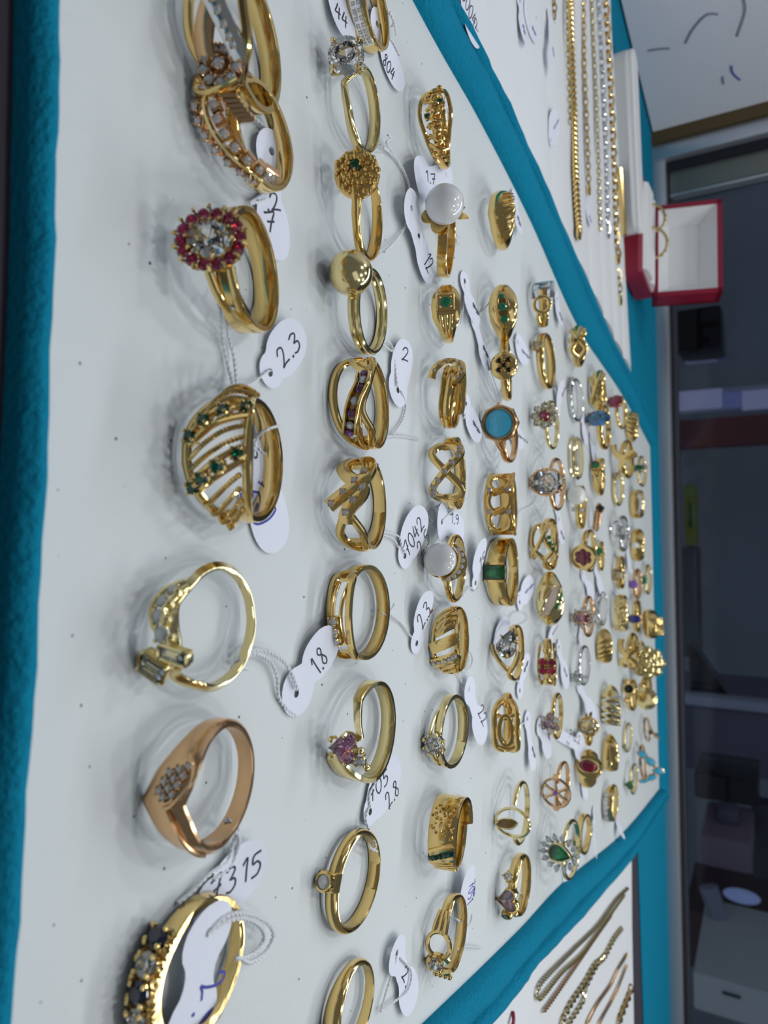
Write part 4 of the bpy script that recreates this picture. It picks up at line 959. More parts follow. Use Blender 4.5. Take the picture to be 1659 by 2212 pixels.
r.stones([(-6, -4.4, 12.6), (-22, -2.6, 12.9), (-29, .8, 12.8), (-24, 3.4, 12.4), (-10, 4.5, 12), (1, 3.4, 11.8)], 8, .62, 'smoky'); r.build()
r = Ring('infinity_ring', 'gold infinity ring with a diagonal row of small stones', (929, 1002, 943, 1101), tmax=18)
r.band(w=((0, 2), (60, 2.6), (180, 3)), t=((0, 1.0), (180, 1.0)), span=(40, 320), sym=False, prof='flat')
P8 = [(-44, 0, 10.2), (-37, 3.2, 10.5), (-22, 3.6, 10.9), (0, 0, 11.8), (22, -3.6, 10.9), (37, -3.2, 10.5), (44, 0, 10.2), (37, 3.2, 10.4), (22, 3.6, 10.6), (0, 0, 10.6), (-22, -3.6, 10.6), (-37, -3.2, 10.4)]
r.rail(P8, 1.05, .7, 90, 'figure_eight', True, e=.6)
r.stones([(-33, 3.6, 11.2), (-20, 3.3, 11.6), (0, 0, 12.4), (20, -3.3, 11.6), (33, -3.6, 11.2)], 9, .82, 'smoky'); r.build()
r = Ring('pearl_ring', 'gold ring with flat white button pearl beside a crescent of small stones', (918, 1006, 1153, 1302), tmax=20)
r.band(w=((0, 2.2), (180, 2.4)), t=((0, 1.1), (180, 1.0)))
f = Fr(-6, -.8, 14.2, pitch=4); r.pearl(f.sub(0, 0, .2), 4.6, flat=.8); r.plate(f, outline('round', 4.8, 4.8, 28), -2.6, -.8, .4, 'cup')
P = [f.p(5.3 * math.cos(a), 5.3 * math.sin(a) + .6, -1) for a in np.linspace(.0, 2.6, 24)]; r.g('crescent').sweep(np.array(P), np.interp(np.linspace(0, 1, 24), [0, .5, 1], [.4, 1.7, .4]), .6, False, f.n, 8)
for a in np.linspace(.35, 2.2, 7):
    fs = f.sub(5.4 * math.cos(a), 5.4 * math.sin(a) + .7, -.35); r.gem(fs, 'round', .62, h=.9, n=10)
for q in (1, -1): r.rail([(q * 44, 0, 9.8), (q * 26, 0, 11), (q * 12, 0, 11.8)], .7, .6, 12, 'shoulder')
r.build()
r = Ring('diagonal_ring', 'gold ring with slanted plate and slanted bar of small clear stones', (924, 1014, 1308, 1457), tmax=16)
r.band(w=((0, 2), (60, 4.6), (180, 3)), t=((0, 1.2), (180, 1)), span=(50, 310), sym=False)
for q, zz in ((-1, 3.6), (1, -3.6)):
    r.rail([(-76, 0, 9.8), (-46, zz * .8, 10.1), (0, zz, 10.3), (46, zz * .8, 10.1), (76, 0, 9.8)], .7, .6, 50, 'edge_rail')
r.rail([(-14, 4, 10.9), (-6, 1.4, 11.2), (6, -4, 11)], 1.7, .55, 26, 'slanted_plate', e=.35); r.rail([(12, 4, 11), (20, 1.4, 11.3), (30, -4, 11)], 1.6, .6, 26, 'stone_bar', e=.35)
r.stones([(13.5, 3.2, 11.9), (20, 1.0, 12.1), (28, -3.4, 11.8)], 6, .7, 'crystal')
for t0 in (-52, -40, -28): r.rail([(t0 - 6, 2.4, 10.2), (t0 + 4, 0, 11), (t0 + 12, -2.8, 10.2)], 1.0, .6, 18, 'fold')
for t0 in (44, 56): r.rail([(t0 - 8, 2.4, 10.4), (t0 + 6, -2.4, 10.2)], .5, .5, 14, 'fold')
r.build()
r = Ring('solitaire_ring', 'pale gold solitaire with round clear stone in a flower of prongs', (911, 1012, 1498, 1661), tmax=10, metal='pale_gold')
r.band(w=((0, 2), (40, 2.2), (180, 3.2)), t=((0, 1.2), (180, 1.0)), prof='flat')
f = Fr(0, 0, 12.6, pitch=4); r.gem(f, 'round', 2.7, h=3.4, n=24)
r.prongs(f, 2.8, 2.8, 8, .45, -2.4, .7, .5, lean=.55); r.loop(f, 'round', 2.4, 2.4, .3, .4, -1.2)
for q in (1, -1):
    for p_ in (1, -1): r.rail([(q * 48, p_ * .9, 9.9), (q * 28, p_ * 1.3, 10.6), (q * 12, p_ * 1.4, 11.6)], .45, .45, 14, 'shoulder')
r.build()
r = Ring('textured_band_ring', 'wide textured gold band ring with slanted channel of dark green stones', (923, 1022, 1713, 1883), tmax=20, yaw=-6)
r.band(w=((0, 8.2), (50, 7.4), (110, 5), (180, 4.6)), t=((0, 1.2), (180, 1)), prof='flat', z=((-180, 0), (180, 0)), sym=False)
rn = random.Random(5)
for k in range(60):
    th = -62 + rn.random() * 52; z = -3.4 + rn.random() * 6.8; r.rail([(th, z, 10.05), (th + 2.5 + rn.random() * 2, z + rn.random() * 1.4 - .7, 10.25)], .28, .25, 5, 'hammered_flecks', material='deep_gold')
for t0 in (2, 22): r.rail([(t0, 3.6, 10.25), (t0 + 16, -3.6, 10.25)], .95, .4, 18, 'slanted_strip', e=.4)
r.rail([(12, 3.6, 10.0), (28, -3.6, 10.0)], 1.5, .25, 18, 'channel', material='dark_setting'); r.stones([(12.5, 3.2, 10.5), (27.5, -3.2, 10.5)], 6, .85, 'dark_emerald', bead=False, kind='rect', h=1.1)
for t0 in (36, 42, 48, 54): r.rail([(t0, 3.2, 10.1), (t0 + 10, -3, 10.1)], .35, .35, 10, 'rib')
r.build()
r = Ring('buckle_ring', 'gold ring with open circle and round clear stone between claws', (918, 1010, 1927, 2118), tmax=18)
r.band(w=((0, 2), (50, 4), (100, 3.2), (180, 3)), t=((0, 1.2), (180, 1)), span=(46, 314), sym=False)
r.rail([(-12 + 17 * math.sin(a), 3.2 * math.cos(a), 10.8) for a in np.linspace(0, 6.283, 13)[:-1]], .6, .6, 50, 'open_circle', True)
for q in (-1.6, 0, 1.6): r.rail([(-28, q, 10.9), (-42, q * .9, 10.5), (-58, q * .6, 10.2)], .7, .55, 16, 'tail')
f = Fr(10, -.4, 12.2); r.gem(f, 'round', 1.9, h=2.4); r.prongs(f, 1.95, 1.95, 4, .45, -1.6, .6, .5); r.loop(f, 'round', 1.7, 1.7, .3, .4, -.8)
r.rail([(18 + 16 * math.sin(a), 3.4 * math.cos(a), 10.6) for a in np.linspace(.6, 5.7, 12)], .7, .6, 40, 'open_circle', False)
for q in (-2, -.7, .7, 2): r.bead(Fr(42, q, 10.8), .85, 'knuckle')
r.build()
# ================================================================ ROW FOUR
r = Ring('dome_ring', 'half dome gold ring with fine ribbing on its upper side', (1051, 1117, 411, 542), tmax=26)
r.band(w=((0, 8.4), (40, 6.6), (90, 3.6), (180, 2.6)), t=((0, 2), (60, 1.5), (180, 1)), prof='dome', r=((0, 11.2), (50, 10.4), (180, 10)))
for k in range(9): r.rail([(-36 + k * 9, .4, 11.4 - abs(k - 4) * .1), (-38 + k * 9, 2.2, 11.1 - abs(k - 4) * .1), (-40 + k * 9, 3.6, 10.5 - abs(k - 4) * .12)], .3, .3, 10, 'ribbing')
r.build()
r = Ring('dome_ring', 'oval domed gold ring with three green stones in a slit', (1055, 1119, 613, 742), tmax=26, metal='gold')
r.band(w=((0, 9), (25, 8.2), (50, 5.6), (80, 3.2), (180, 2.6)), t=((0, 2.2), (60, 1.5), (180, 1)), prof='dome', r=((0, 11.4), (50, 10.4), (180, 10)))
r.rail([(-30, -1, 11.2), (-10, -1.6, 11.6), (10, -1.4, 11.6), (34, .2, 11.0)], .35, .4, 26, 'slit_edge'); r.rail([(-30, -1, 11.2), (-12, 1.2, 11.7), (12, 1.6, 11.7), (34, .2, 11.0)], .35, .4, 26, 'slit_edge')
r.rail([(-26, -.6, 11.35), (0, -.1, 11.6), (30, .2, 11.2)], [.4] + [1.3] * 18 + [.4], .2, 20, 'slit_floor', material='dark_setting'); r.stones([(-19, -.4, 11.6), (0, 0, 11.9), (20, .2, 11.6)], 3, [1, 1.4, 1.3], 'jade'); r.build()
r = Ring('cluster_ring', 'domed gold ring with cluster of five dark stones', (1058, 1120, 733, 867), tmax=22)
r.band(w=((0, 3), (180, 2.6)), t=((0, 1.2), (180, 1)))
f = Fr(0, 0, 11.4); g_ = cab_geo(f, 'round', 4.4, 4.4, 1.5, 24); r.put('dome', g_, 'gold')
for k, (a, b) in enumerate(((0, 0), (1.5, 1.4), (-1.5, -1.4), (1.3, -1.6), (-1.6, 1.4))):
    fs = f.sub(a, b, 1.4); r.gem(fs, 'round', .95, h=1.2, material='onyx', n=10); r.prongs(fs, 1, 1, 4, .4, -.4, .4)
r.rail([(20, 0, 11), (30, 0, 10.6), (42, 0, 10.2)], .8, .6, 10, 'shoulder'); r.build()
r = Ring('turquoise_ring', 'gold ring with round turquoise stone in an octagonal bezel', (1040, 1120, 868, 1001), tmax=22, metal='rose_gold')
r.band(w=((0, 2), (60, 2.6), (180, 2.4)), t=((0, 1.2), (180, 1)))
f = Fr(-2, 0, 12.6, yaw=18); o8 = [(6.8 * math.cos(a), 6.8 * math.sin(a)) for a in np.arange(8) * math.pi / 4]
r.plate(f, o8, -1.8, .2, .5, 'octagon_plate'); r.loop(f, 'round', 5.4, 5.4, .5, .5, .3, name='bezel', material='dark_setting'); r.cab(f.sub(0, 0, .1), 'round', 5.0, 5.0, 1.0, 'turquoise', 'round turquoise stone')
r.bead(f.sub(-6.6, 0, -.4), .8, 'bead')
for q in (1, -1): r.rail([(52, 0, 9.9), (38, q * .9, 10.5), (26, q * 1.5, 11.4)], .6, .6, 12, 'split_shoulder'); r.rail([(-52, 0, 9.9), (-38, q * .9, 10.5), (-26, q * 1.5, 11.4)], .6, .6, 12, 'split_shoulder')
r.build()
r = Ring('openwork_band_ring', 'wide pierced gold band ring with window openings and tiny stones', (1046, 1117, 1020, 1157), tmax=22, metal='deep_gold')
r.band(w=((0, 3), (60, 6.4), (180, 5.4)), t=((0, 1), (180, 1)), span=(66, 294), sym=False, prof='flat')
for q in (1, -1): r.rail([(-80, q * 3.4, 9.7), (0, q * 4.2, 10), (80, q * 3.4, 9.7)], .55, .6, 50, 'edge_rail', e=.5)
for t0 in (-42, -6, 30):
    r.rail([(t0 + 21 * math.sin(a), 3.3 * math.cos(a), 10.3 + .5 * math.sin(a)) for a in np.linspace(0, 6.283, 13)[:-1]], .75, .5, 40, 'oval_link', True, e=.6)
for t0 in (-62, 54): r.rail([(t0, 3.6, 10), (t0 + 3, 0, 10.4), (t0, -3.6, 10)], 1.0, .5, 14, 'oval_link')
for t0 in (-24, 12): r.stones([(t0, -2.8, 10.9), (t0, 2.8, 10.9)], 2, .95, 'smoky')
for t0 in (-26, -22, -18, 10, 14): r.rail([(t0 - 4, 1.7, 10.9), (t0 + 4, -1.7, 10.9)], .5, .45, 10, 'twist')
r.build()
r = Ring('emerald_band_ring', 'broad plain gold ring with green rectangular stone across it', (1044, 1121, 1161, 1310), tmax=10)
r.band(w=((0, 5.6), (60, 5), (180, 2.8)), t=((0, 1.6), (180, 1)), prof='flat', r=((0, 10.6), (40, 10.3), (180, 10)))
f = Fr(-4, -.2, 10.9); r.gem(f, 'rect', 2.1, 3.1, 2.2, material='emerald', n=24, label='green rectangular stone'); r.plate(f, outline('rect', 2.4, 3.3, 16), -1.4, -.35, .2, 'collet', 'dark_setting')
for q in (2.5, -2.5): r.plate(f, [(q - .35, -3), (q + .35, -3), (q + .35, 3), (q - .35, 3)], -.6, .35, .15, 'claw_bar')
r.build()
r = Ring('pear_ring', 'gold ring with clear pear stone above crossing shoulders', (1058, 1133, 1348, 1472), tmax=16)
r.band(w=((0, 2), (180, 2.4)), t=((0, 1.1), (180, 1)), span=(40, 320), sym=False)
f = Fr(-6, .4, 12.4, 165); r.gem(f, 'pear', 5.2, 3.2, 3.4, n=24, label='clear pear stone'); r.prongs(f, 5, 3, 5, .4, -2.4, .8, .0); r.loop(f, 'pear', 4.8, 2.9, .35, .4, -1.2)
r.rail([(50, .4, 9.9), (34, -1.6, 10.4), (12, -4.2, 11.2), (-2, -5, 12)], .8, .6, 24, 'shoulder'); r.rail([(50, .4, 9.9), (34, 2.2, 10.6), (14, 4, 11.4), (4, 4.4, 12)], .9, .7, 24, 'shoulder')
r.rail([(-50, 0, 9.9), (-38, 1, 10.4), (-22, 2.4, 11.4)], 1.1, .7, 16, 'shoulder'); r.build()
r = Ring('link_ring', 'gold ring with long open oval frame and slanted side bars', (1066, 1120, 1495, 1627), tmax=20, metal='deep_gold')
r.band(w=((0, 2), (50, 5), (180, 3)), t=((0, 1.2), (180, 1)), span=(52, 308), sym=False)
for q in (1, -1): r.rail([(-62, q * 1.4, 9.9), (-34, q * 3.6, 10.5), (0, q * 3.8, 10.6), (34, q * 3.6, 10.5), (62, q * 1.4, 9.9)], 1.0, .7, 40, 'frame', e=.5)
r.rail([(26 * math.sin(a), 2.2 * math.cos(a), 10.9) for a in np.linspace(0, 6.283, 13)[:-1]], .75, .7, 40, 'open_oval', True, e=.5)
for q in (1, -1): r.rail([(q * 30, 3.4, 10.5), (q * 30 + 8, 0, 10.8), (q * 30 + 2, -3.4, 10.5)], .8, .6, 16, 'slanted_bar'); r.bead(Fr(q * 48, 0, 10.3), 1.1, 'bead', squash=.6)
r.build()
r = Ring('eye_ring', 'thin gold ring with open eye outline and small brown leaf inside', (1073, 1141, 1685, 1827), tmax=12, metal='pale_gold')
r.band(w=((0, 1.6), (180, 1.7)), t=((0, 1.1), (180, 1)), span=(34, 326), sym=False)
r.rail([(-4 + 24 * math.sin(a), 5.4 * math.cos(a), 10.4) for a in np.linspace(0, 6.283, 17)[:-1]], .5, .5, 50, 'eye_outline', True)
f = Fr(-2, -1.8, 10.6, 100); r.cab(f, 'marquise', 3.4, 1.5, .7, 'brown_stone', 'brown leaf-shaped inlay'); r.loop(f, 'marquise', 3.5, 1.6, .3, .3, 0, name='bezel'); r.bead(Fr(-3, -5, 10.6), .7, 'bead'); r.build()
r = Ring('heart_ring', 'gold ring with pink heart stone between two small round stones', (1070, 1147, 1841, 1988), tmax=12)
r.band(w=((0, 2.6), (60, 3.6), (180, 3.4)), t=((0, 1.4), (180, 1.2)))
f = Fr(-2, -.8, 12.6, 8); r.gem(f, 'heart', 3.4, 3.2, 3, material='lilac_stone', n=24, label='pink heart stone'); r.bezel(f, 'heart', 3.4, 3.2, .6, -2, .5)
f = Fr(-36, -1.2, 11.6); r.gem(f, 'round', 1.5, h=1.8); r.prongs(f, 1.5, 1.5, 4, .4, -1.4, .5)
f = Fr(34, -1.8, 11.6); r.gem(f, 'round', 1.4, h=1.8, material='dark_emerald'); r.bezel(f, 'round', 1.4, 1.4, .4, -1.2, .4)
for th in (-24, -18, 20, 26): r.bead(Fr(th, 1.2, 11), 1.1, 'scroll', squash=.9)
r.build()
# ================================================================ ROW FIVE
r = Ring('two_tone_ring', 'two-tone ring of white gold plates linked to a yellow loop', (1144, 1198, 606, 708), tmax=22, yaw=8)
r.band(w=((0, 4), (70, 4.4), (180, 3.4)), t=((0, 1), (180, 1)), span=(40, 320), sym=False)
for q in (1, -1): r.rail([(-70, q * 3.2, 9.8), (-30, q * 4, 10.4), (4, q * 3.6, 10.6)], 1.1, .6, 20, 'white_plate', material='white_gold', e=.5)
r.rail([(-26, 3.4, 10.6), (-24, 0, 11), (-26, -3.4, 10.6)], 1.2, .6, 12, 'white_plate', material='white_gold'); r.rail([(-52, 3, 10.2), (-50, -3, 10.2)], 1.4, .5, 10, 'white_plate', material='white_gold')
r.rail([(18 + 19 * math.sin(a), 3.2 * math.cos(a), 10.5) for a in np.linspace(0, 6.283, 13)[:-1]], .8, .6, 40, 'loop', True)
for q in (1, -1): r.rail([(36, q * 1.6, 10.4), (56, q * 1.8, 10), (72, q * 1, 9.8)], .8, .6, 14, 'loop')
r.build()
r = Ring('band_ring', 'plain gold ring with small clear stone on its shoulder', (1149, 1200, 718, 842), tmax=14)
r.band(w=((0, 2.8), (180, 3.2)), t=((0, 1.3), (180, 1)))
f = Fr(-38, -.4, 11.6); r.gem(f, 'round', 1.7, h=2.2); r.prongs(f, 1.7, 1.7, 4, .45, -1.6, .6, .5); r.bead(Fr(-36, .8, 11), 1.0, 'bead'); r.build()
r = Ring('flower_halo_ring', 'small gold flower ring with ruby centre and pale petals', (1149, 1202, 864, 972), tmax=10, metal='pale_gold')
r.band(w=((0, 1.6), (180, 1.8)), t=((0, 1.1), (180, 1)))
f = Fr(0, 0, 12.6); r.gem(f, 'round', 2.0, h=2.2, material='ruby', label='ruby centre'); r.prongs(f, 2, 2, 6, .35, -1.4, .5)
for k in range(8):
    a = 2 * math.pi * k / 8; fs = f.sub(3.9 * math.cos(a), 3.9 * math.sin(a), -.4); r.gem(fs, 'round', 1.5, h=1.7, material='crystal', n=10); r.prongs(fs, 1.5, 1.5, 3, .3, -1, .4, k * .37)
r.plate(f, outline('round', 4.6, 4.6, 16), -2.2, -1.3, .4, 'base'); r.build()
r = Ring('oval_halo_ring', 'thin gold ring with large oval clear stone in a dark beaded rim', (1150, 1214, 988, 1104), tmax=10, metal='rose_gold')
r.band(w=((0, 1.6), (180, 1.8)), t=((0, 1.1), (180, 1)))
f = Fr(-2, 0, 12.8); r.gem(f, 'oval', 4.2, 5.6, 4, n=24, label='oval clear stone'); r.loop(f, 'oval', 4.6, 6.0, .55, .7, -.2, name='beaded_rim')
for k in range(24):
    a = 2 * math.pi * k / 24; r.bead(f.sub(4.7 * math.cos(a), 6.1 * math.sin(a), .35), .5, 'bead')
r.build()
r = Ring('knot_ring', 'gold knot ring with three small green stones on one strand', (1147, 1203, 1118, 1232), tmax=18)
r.band(w=((0, 2), (50, 3.4), (180, 3)), t=((0, 1.1), (180, 1)), span=(46, 314), sym=False)
for q in (1, -1):
    r.rail([(-50, 0, 9.9), (-40, q * 3.4, 10.4), (-14, q * 4.4, 10.9), (8, q * 3.6, 11.2), (30, q * .2, 11), (56, q * .8, 9.9)], .9, .7, 50, 'strand'); r.rail([(-46, q * 1, 10.2), (-24, q * .4, 11.4), (0, -q * 1.6, 11.6 + q * .4), (16, -q * 4.4, 11), (28, -q * 3.6, 10.6)], .9, .7, 40, 'strand')
r.stones([(-14, 2.2, 12.1), (-4, 2.9, 12.2), (6, 3.7, 12)], 3, .8, 'jade'); r.build()
r = Ring('shell_ring', 'domed gold ring with slanted matte stripe and green stone stripe', (1157, 1219, 1233, 1352), tmax=26, metal='pale_gold')
r.band(w=((0, 9.4), (30, 8.6), (60, 5.4), (90, 3.2), (180, 2.6)), t=((0, 2.2), (60, 1.5), (180, 1)), prof='dome', r=((0, 11.4), (50, 10.5), (180, 10)))
r.rail([(-28, 2.6, 10.6), (0, .2, 11.35), (26, -2.8, 10.55)], 1.4, .35, 30, 'matte_stripe', material='matte_rose', e=.5)
for dz in (-2, 2.0): r.rail([(-34, 2.4 + dz * .4, 10.3), (0, .2 + dz * .95, 11.3), (32, -2.6 + dz * .4, 10.2)], .5, .5, 30, 'ridge')
r.stones([(-12, 3.4, 11.05), (0, 2.9, 11.2), (10, 2.0, 11.4)], 4, .75, 'jade', bead=False); r.build()
r = Ring('quad_ring', 'gold ring with four rubies in a square and open sides', (1160, 1203, 1378, 1482), tmax=20)
r.band(w=((0, 2), (50, 5.6), (180, 3)), t=((0, 1.1), (180, 1)), span=(46, 314), sym=False)
for q in (1, -1): r.rail([(-60, q * 2.6, 9.9), (0, q * 3.4, 10.6), (60, q * 2.6, 9.9)], .55, .6, 36, 'edge_rail', e=.5)
f = Fr(-2, 0, 11.6); r.plate(f, outline('rect', 3.4, 3.4, 16), -1.6, -.5, .3, 'head')
for sx in (1, -1):
    for sy in (1, -1): fs = f.sub(1.75 * sx, 1.75 * sy, 0); r.gem(fs, 'round', 1.7, h=2, material='ruby', n=12, label='ruby of the square'); r.prongs(fs, 1.7, 1.7, 4, .35, -1, .5, .5)
for th in (-38, 36): r.bead(Fr(th, 0, 10.4), 1.9, 'knot', squash=.7)
r.build()
r = Ring('star_ring', 'slim gold ring with lilac star-shaped stone cluster', (1164, 1217, 1495, 1598), tmax=8)
r.band(w=((0, 1.8), (180, 2)), t=((0, 1.1), (180, 1)))
f = Fr(0, -.6, 12.2); r.gem(f, 'round', 1.6, h=2, material='lilac_stone')
for k in range(6):
    a = 2 * math.pi * k / 6; fs = f.sub(3.1 * math.cos(a), 3.1 * math.sin(a), -.3); r.gem(fs, 'round', 1.4, h=1.6, material='lilac_stone' if k % 2 else 'crystal', n=10); r.prongs(fs, 1.5, 1.5, 3, .35, -1.2, .5, k * .5)
r.plate(f, outline('round', 3.2, 3.2, 16), -2, -1.1, .4, 'base'); r.build()
r = Ring('wheel_ring', 'gold wheel ring with pierced petals and tiny violet centre', (1170, 1232, 1643, 1753), tmax=10, metal='rose_gold')
r.band(w=((0, 1.8), (180, 2)), t=((0, 1.1), (180, 1)), span=(20, 340), sym=False)
f = Fr(0, 0, 11.2); r.loop(f, 'round', 6.2, 6.2, .6, .6, 0, name='wheel_rim'); r.gem(f.sub(0, 0, .6), 'round', 1.0, h=1.2, material='violet'); r.plate(f, outline('round', 1.6, 1.6, 12), -.5, .3, .2, 'hub')
for k in range(6): a = 2 * math.pi * k / 6; r.g('spoke').sweep(np.array([f.p(1.2 * math.cos(a), 1.2 * math.sin(a), 0), f.p(3.6 * math.cos(a), 3.6 * math.sin(a), .2), f.p(6 * math.cos(a), 6 * math.sin(a), 0)]), [.9, .6, 1.1], .45, False, f.n, 8)
r.plate(f.sub(-6.6, 0), [(-1.4, -1), (.6, -1.6), (.6, 1.6), (-1.4, 1)], -.6, .4, .2, 'shoulder'); r.plate(f.sub(6.6, 0), [(-.6, -1.6), (1.4, -1), (1.4, 1), (-.6, 1.6)], -.6, .4, .2, 'shoulder'); r.build()
r = Ring('emerald_halo_ring', 'ring with green pear stone in a spiky halo of clear stones', (1176, 1242, 1768, 1902), tmax=10, metal='pale_gold')
r.band(w=((0, 1.6), (180, 1.6)), t=((0, 1), (180, 1)))
f = Fr(0, 0, 12.6, 180); f = Fr(4, 0, 12.6, 82); r.gem(f, 'pear', 3.6, 2.5, 2.4, material='emerald', n=24, label='green pear stone'); r.bezel(f, 'pear', 3.6, 2.5, .5, -1.4, .4)
for k in range(14):
    a = 2 * math.pi * (k + .5) / 14; fs = f.sub(5.6 * math.cos(a) - .4, 4.8 * math.sin(a), -.6); r.gem(fs, 'round', 1.0, h=1.3, n=10)
    r.g('setting', 'white_gold').sweep(np.array([f.p(4 * math.cos(a), 3.4 * math.sin(a), -1.4), f.p(7 * math.cos(a) - .4, 6.1 * math.sin(a), -.2)]), [.7, .3], .4, False, f.n, 6)
r.build()
r = Ring('band_ring', 'gold band ring with small square green stone beside the teal rim', (1233, 1282, 1756, 1847), tmax=8)
r.band(w=((0, 4.0), (60, 3.2), (180, 2.6)), t=((0, 1.5), (180, 1)), prof='flat'); f = Fr(8, -.2, 10.2); r.gem(f, 'rect', 1.9, 1.9, 1.6, material='jade', n=16, label='square green stone'); r.bezel(f, 'rect', 1.9, 1.9, .4, -.5, .4); r.build()
# ================================================================ FAR ROWS: small in the photograph, built from kinds
def base(label, box, name='ring', metal='gold', w=2.4, t=1.1, tmax=22, prof='dome', wf=None, yaw=0):
    r = Ring(name, label, box, tmax=tmax, metal=metal, yaw=yaw)
    r.band(w=((0, wf or w), (50, (wf or w) * .8 + w * .2), (95, w), (180, w)), t=((0, t + .2), (180, t)), prof=prof, n=72); return r
def head(r, kind='round', a=2.5, b=None, m='crystal', th=0, spin=0, np_=6, h=None, rr=12.2, bez=False, z=0, label=None):
    f = Fr(th, z, rr, spin); r.gem(f, kind, a, b, h or a * 1.2, m, 16, label=label)
    if bez: r.bezel(f, kind, a, b or a, .5, -1.6, .4)
    else: r.prongs(f, a, b or a, np_, .42, -2, .6, .5); r.loop(f, 'round', a * .8, (b or a) * .8, .4, .4, -1.2)
    return f
def halo(r, f, rad, n, a, m='crystal', rv=None):
    for k in range(n):
        q = 2 * math.pi * k / n; fs = f.sub(rad * math.cos(q), (rv or rad) * math.sin(q), -.4); r.gem(fs, 'round', a, h=a * 1.2, material=m, n=10); r.prongs(fs, a, a, 3, .3, -1, .4, k * .3)
    r.plate(f, outline('round', rad, rv or rad, 16), -2.2, -1.2, .3, 'base')
# row six
r = base('gold knot ring with a green speck touching the upper teal rim', (1227, 1271, 702, 795), 'knot_ring', wf=6)
for q in (1, -1): r.rail([(-36, q * 2.6, 10.6), (-10, 0, 12), (14, -q * 3, 11.6), (36, 0, 10.6)], 1.2, .9, 30, 'strand')
r.bead(Fr(-6, -2.6, 11.8), 1.7, 'knot'); r.bead(Fr(-20, 2.4, 11.6), 1.6, 'knot'); head(r, a=.9, m='jade', th=-4, z=-1, rr=12.6); r.build()
r = base('slim silver ring with small clear cluster beside a paper tag', (1224, 1260, 814, 912), 'silver_ring', 'white_gold', 1.8, tmax=8)
for k in range(3): head(r, a=1.1, th=-46 + k * 12, rr=11, np_=4)
r.build()
r = base('twisted gold ring behind the blue topaz ring', (1270, 1310, 799, 892), 'twist_ring', wf=6, tmax=16)
r.rail([(-40, 3, 10.6), (0, 0, 11.4), (36, -2.8, 10.6)], 1.2, .6, 26, 'ridge'); r.rail([(-30, -3, 10.6), (6, -.4, 11), (40, 2.4, 10.6)], .9, .6, 26, 'ridge'); r.build()
r = base('gold ring with a bright blue oval topaz', (1270, 1313, 874, 972), 'topaz_ring', wf=3, tmax=12); f = head(r, 'oval', 3.4, 5.4, 'topaz', 0, rr=12.8, np_=4, h=4, label='blue oval stone'); r.build()
r = base('thin gold ring with straight faceted sides', (1227, 1260, 943, 1037), 'facet_ring', 'pale_gold', 1.6, tmax=6, prof='knife')
r.rail([(-50, 0, 9.9), (-46, 1.4, 11), (40, 1.4, 11), (50, 0, 9.9)], .5, .5, 16, 'frame'); r.rail([(-50, 0, 9.9), (-46, -1.4, 11), (40, -1.4, 11), (50, 0, 9.9)], .5, .5, 16, 'frame'); r.build()
r = base('gold ring with cream pearl and tiny clear stones', (1227, 1264, 1048, 1144), 'pearl_ring', wf=3); r.pearl(Fr(-8, -.4, 13), 4.2, 'cream_pearl'); r.plate(Fr(-8, -.4, 10.6), outline('round', 2.6, 2.6, 12), -1, .6, .3, 'cup')
r.stones([(20, -1.6, 11.4), (22, 1.6, 11.4)], 2, 1.0, 'crystal'); r.bead(Fr(-32, 0, 10.8), 1.8, 'shoulder'); r.build()
r = base('gold flower ring with a large black petalled centre', (1234, 1286, 1143, 1237), 'flower_ring', wf=3, tmax=18); f = Fr(2, .6, 12.6); r.plate(f, outline('round', 5.6, 5.6, 20), -1.6, -.2, .6, 'rim_plate'); r.loop(f, 'round', 5.2, 5.2, .7, .6, 0, name='rim_plate')
r.cab(f.sub(0, 0, 0), 'round', 2.4, 2.4, .8, 'garnet', 'black centre')
for k in range(6): q = math.pi * k / 3; r.cab(f.sub(2.5 * math.cos(q), 2.5 * math.sin(q), -.1), 'round', 1.5, 1.5, .6, 'garnet', name='petal')
r.build()
r = base('gold ring with a pink stone in a pale starry halo', (1233, 1283, 1286, 1377), 'halo_ring', 'rose_gold', 2, tmax=10); f = head(r, 'oval', 2.2, 3.2, 'pink_stone', -4, label='pink stone'); halo(r, f, 3.6, 10, 1.1, 'crystal', 4.8); r.build()
r = base('white gold ring with small stone flower lying open', (1229, 1276, 1393, 1482), 'flower_ring', 'white_gold', 2.2, tmax=4); f = head(r, a=1.3, th=20); halo(r, f, 2.6, 6, 1.2); r.build()
r = base('gold ring with square pale stone below a leaning tag', (1240, 1302, 1535, 1612), 'square_ring', wf=4, tmax=12, yaw=10); f = Fr(-2, 1, 12.6, 20); r.plate(f, outline('rect', 4, 4, 16), -2.4, -.6, .4, 'head'); r.gem(f, 'rect', 3.4, 3.4, 2.6, 'crystal', 16, label='square pale stone'); r.loop(f, 'round', 5, 5, .8, .9, -1.8, name='collar'); r.build()
r = base('gold signet ring with a dark red oval stone', (1241, 1302, 1618, 1703), 'ruby_signet_ring', wf=9, tmax=26); f = Fr(-2, 0, 11.2); r.plate(f, outline('oval', 6.4, 6.2, 22), -1, .2, .8, 'face'); r.cab(f.sub(0, -.6, .2), 'oval', 3.0, 4.2, 1.0, 'ruby', 'dark red oval stone'); r.loop(f, 'oval', 3.3, 4.5, .4, .4, .3, name='bezel'); r.build()
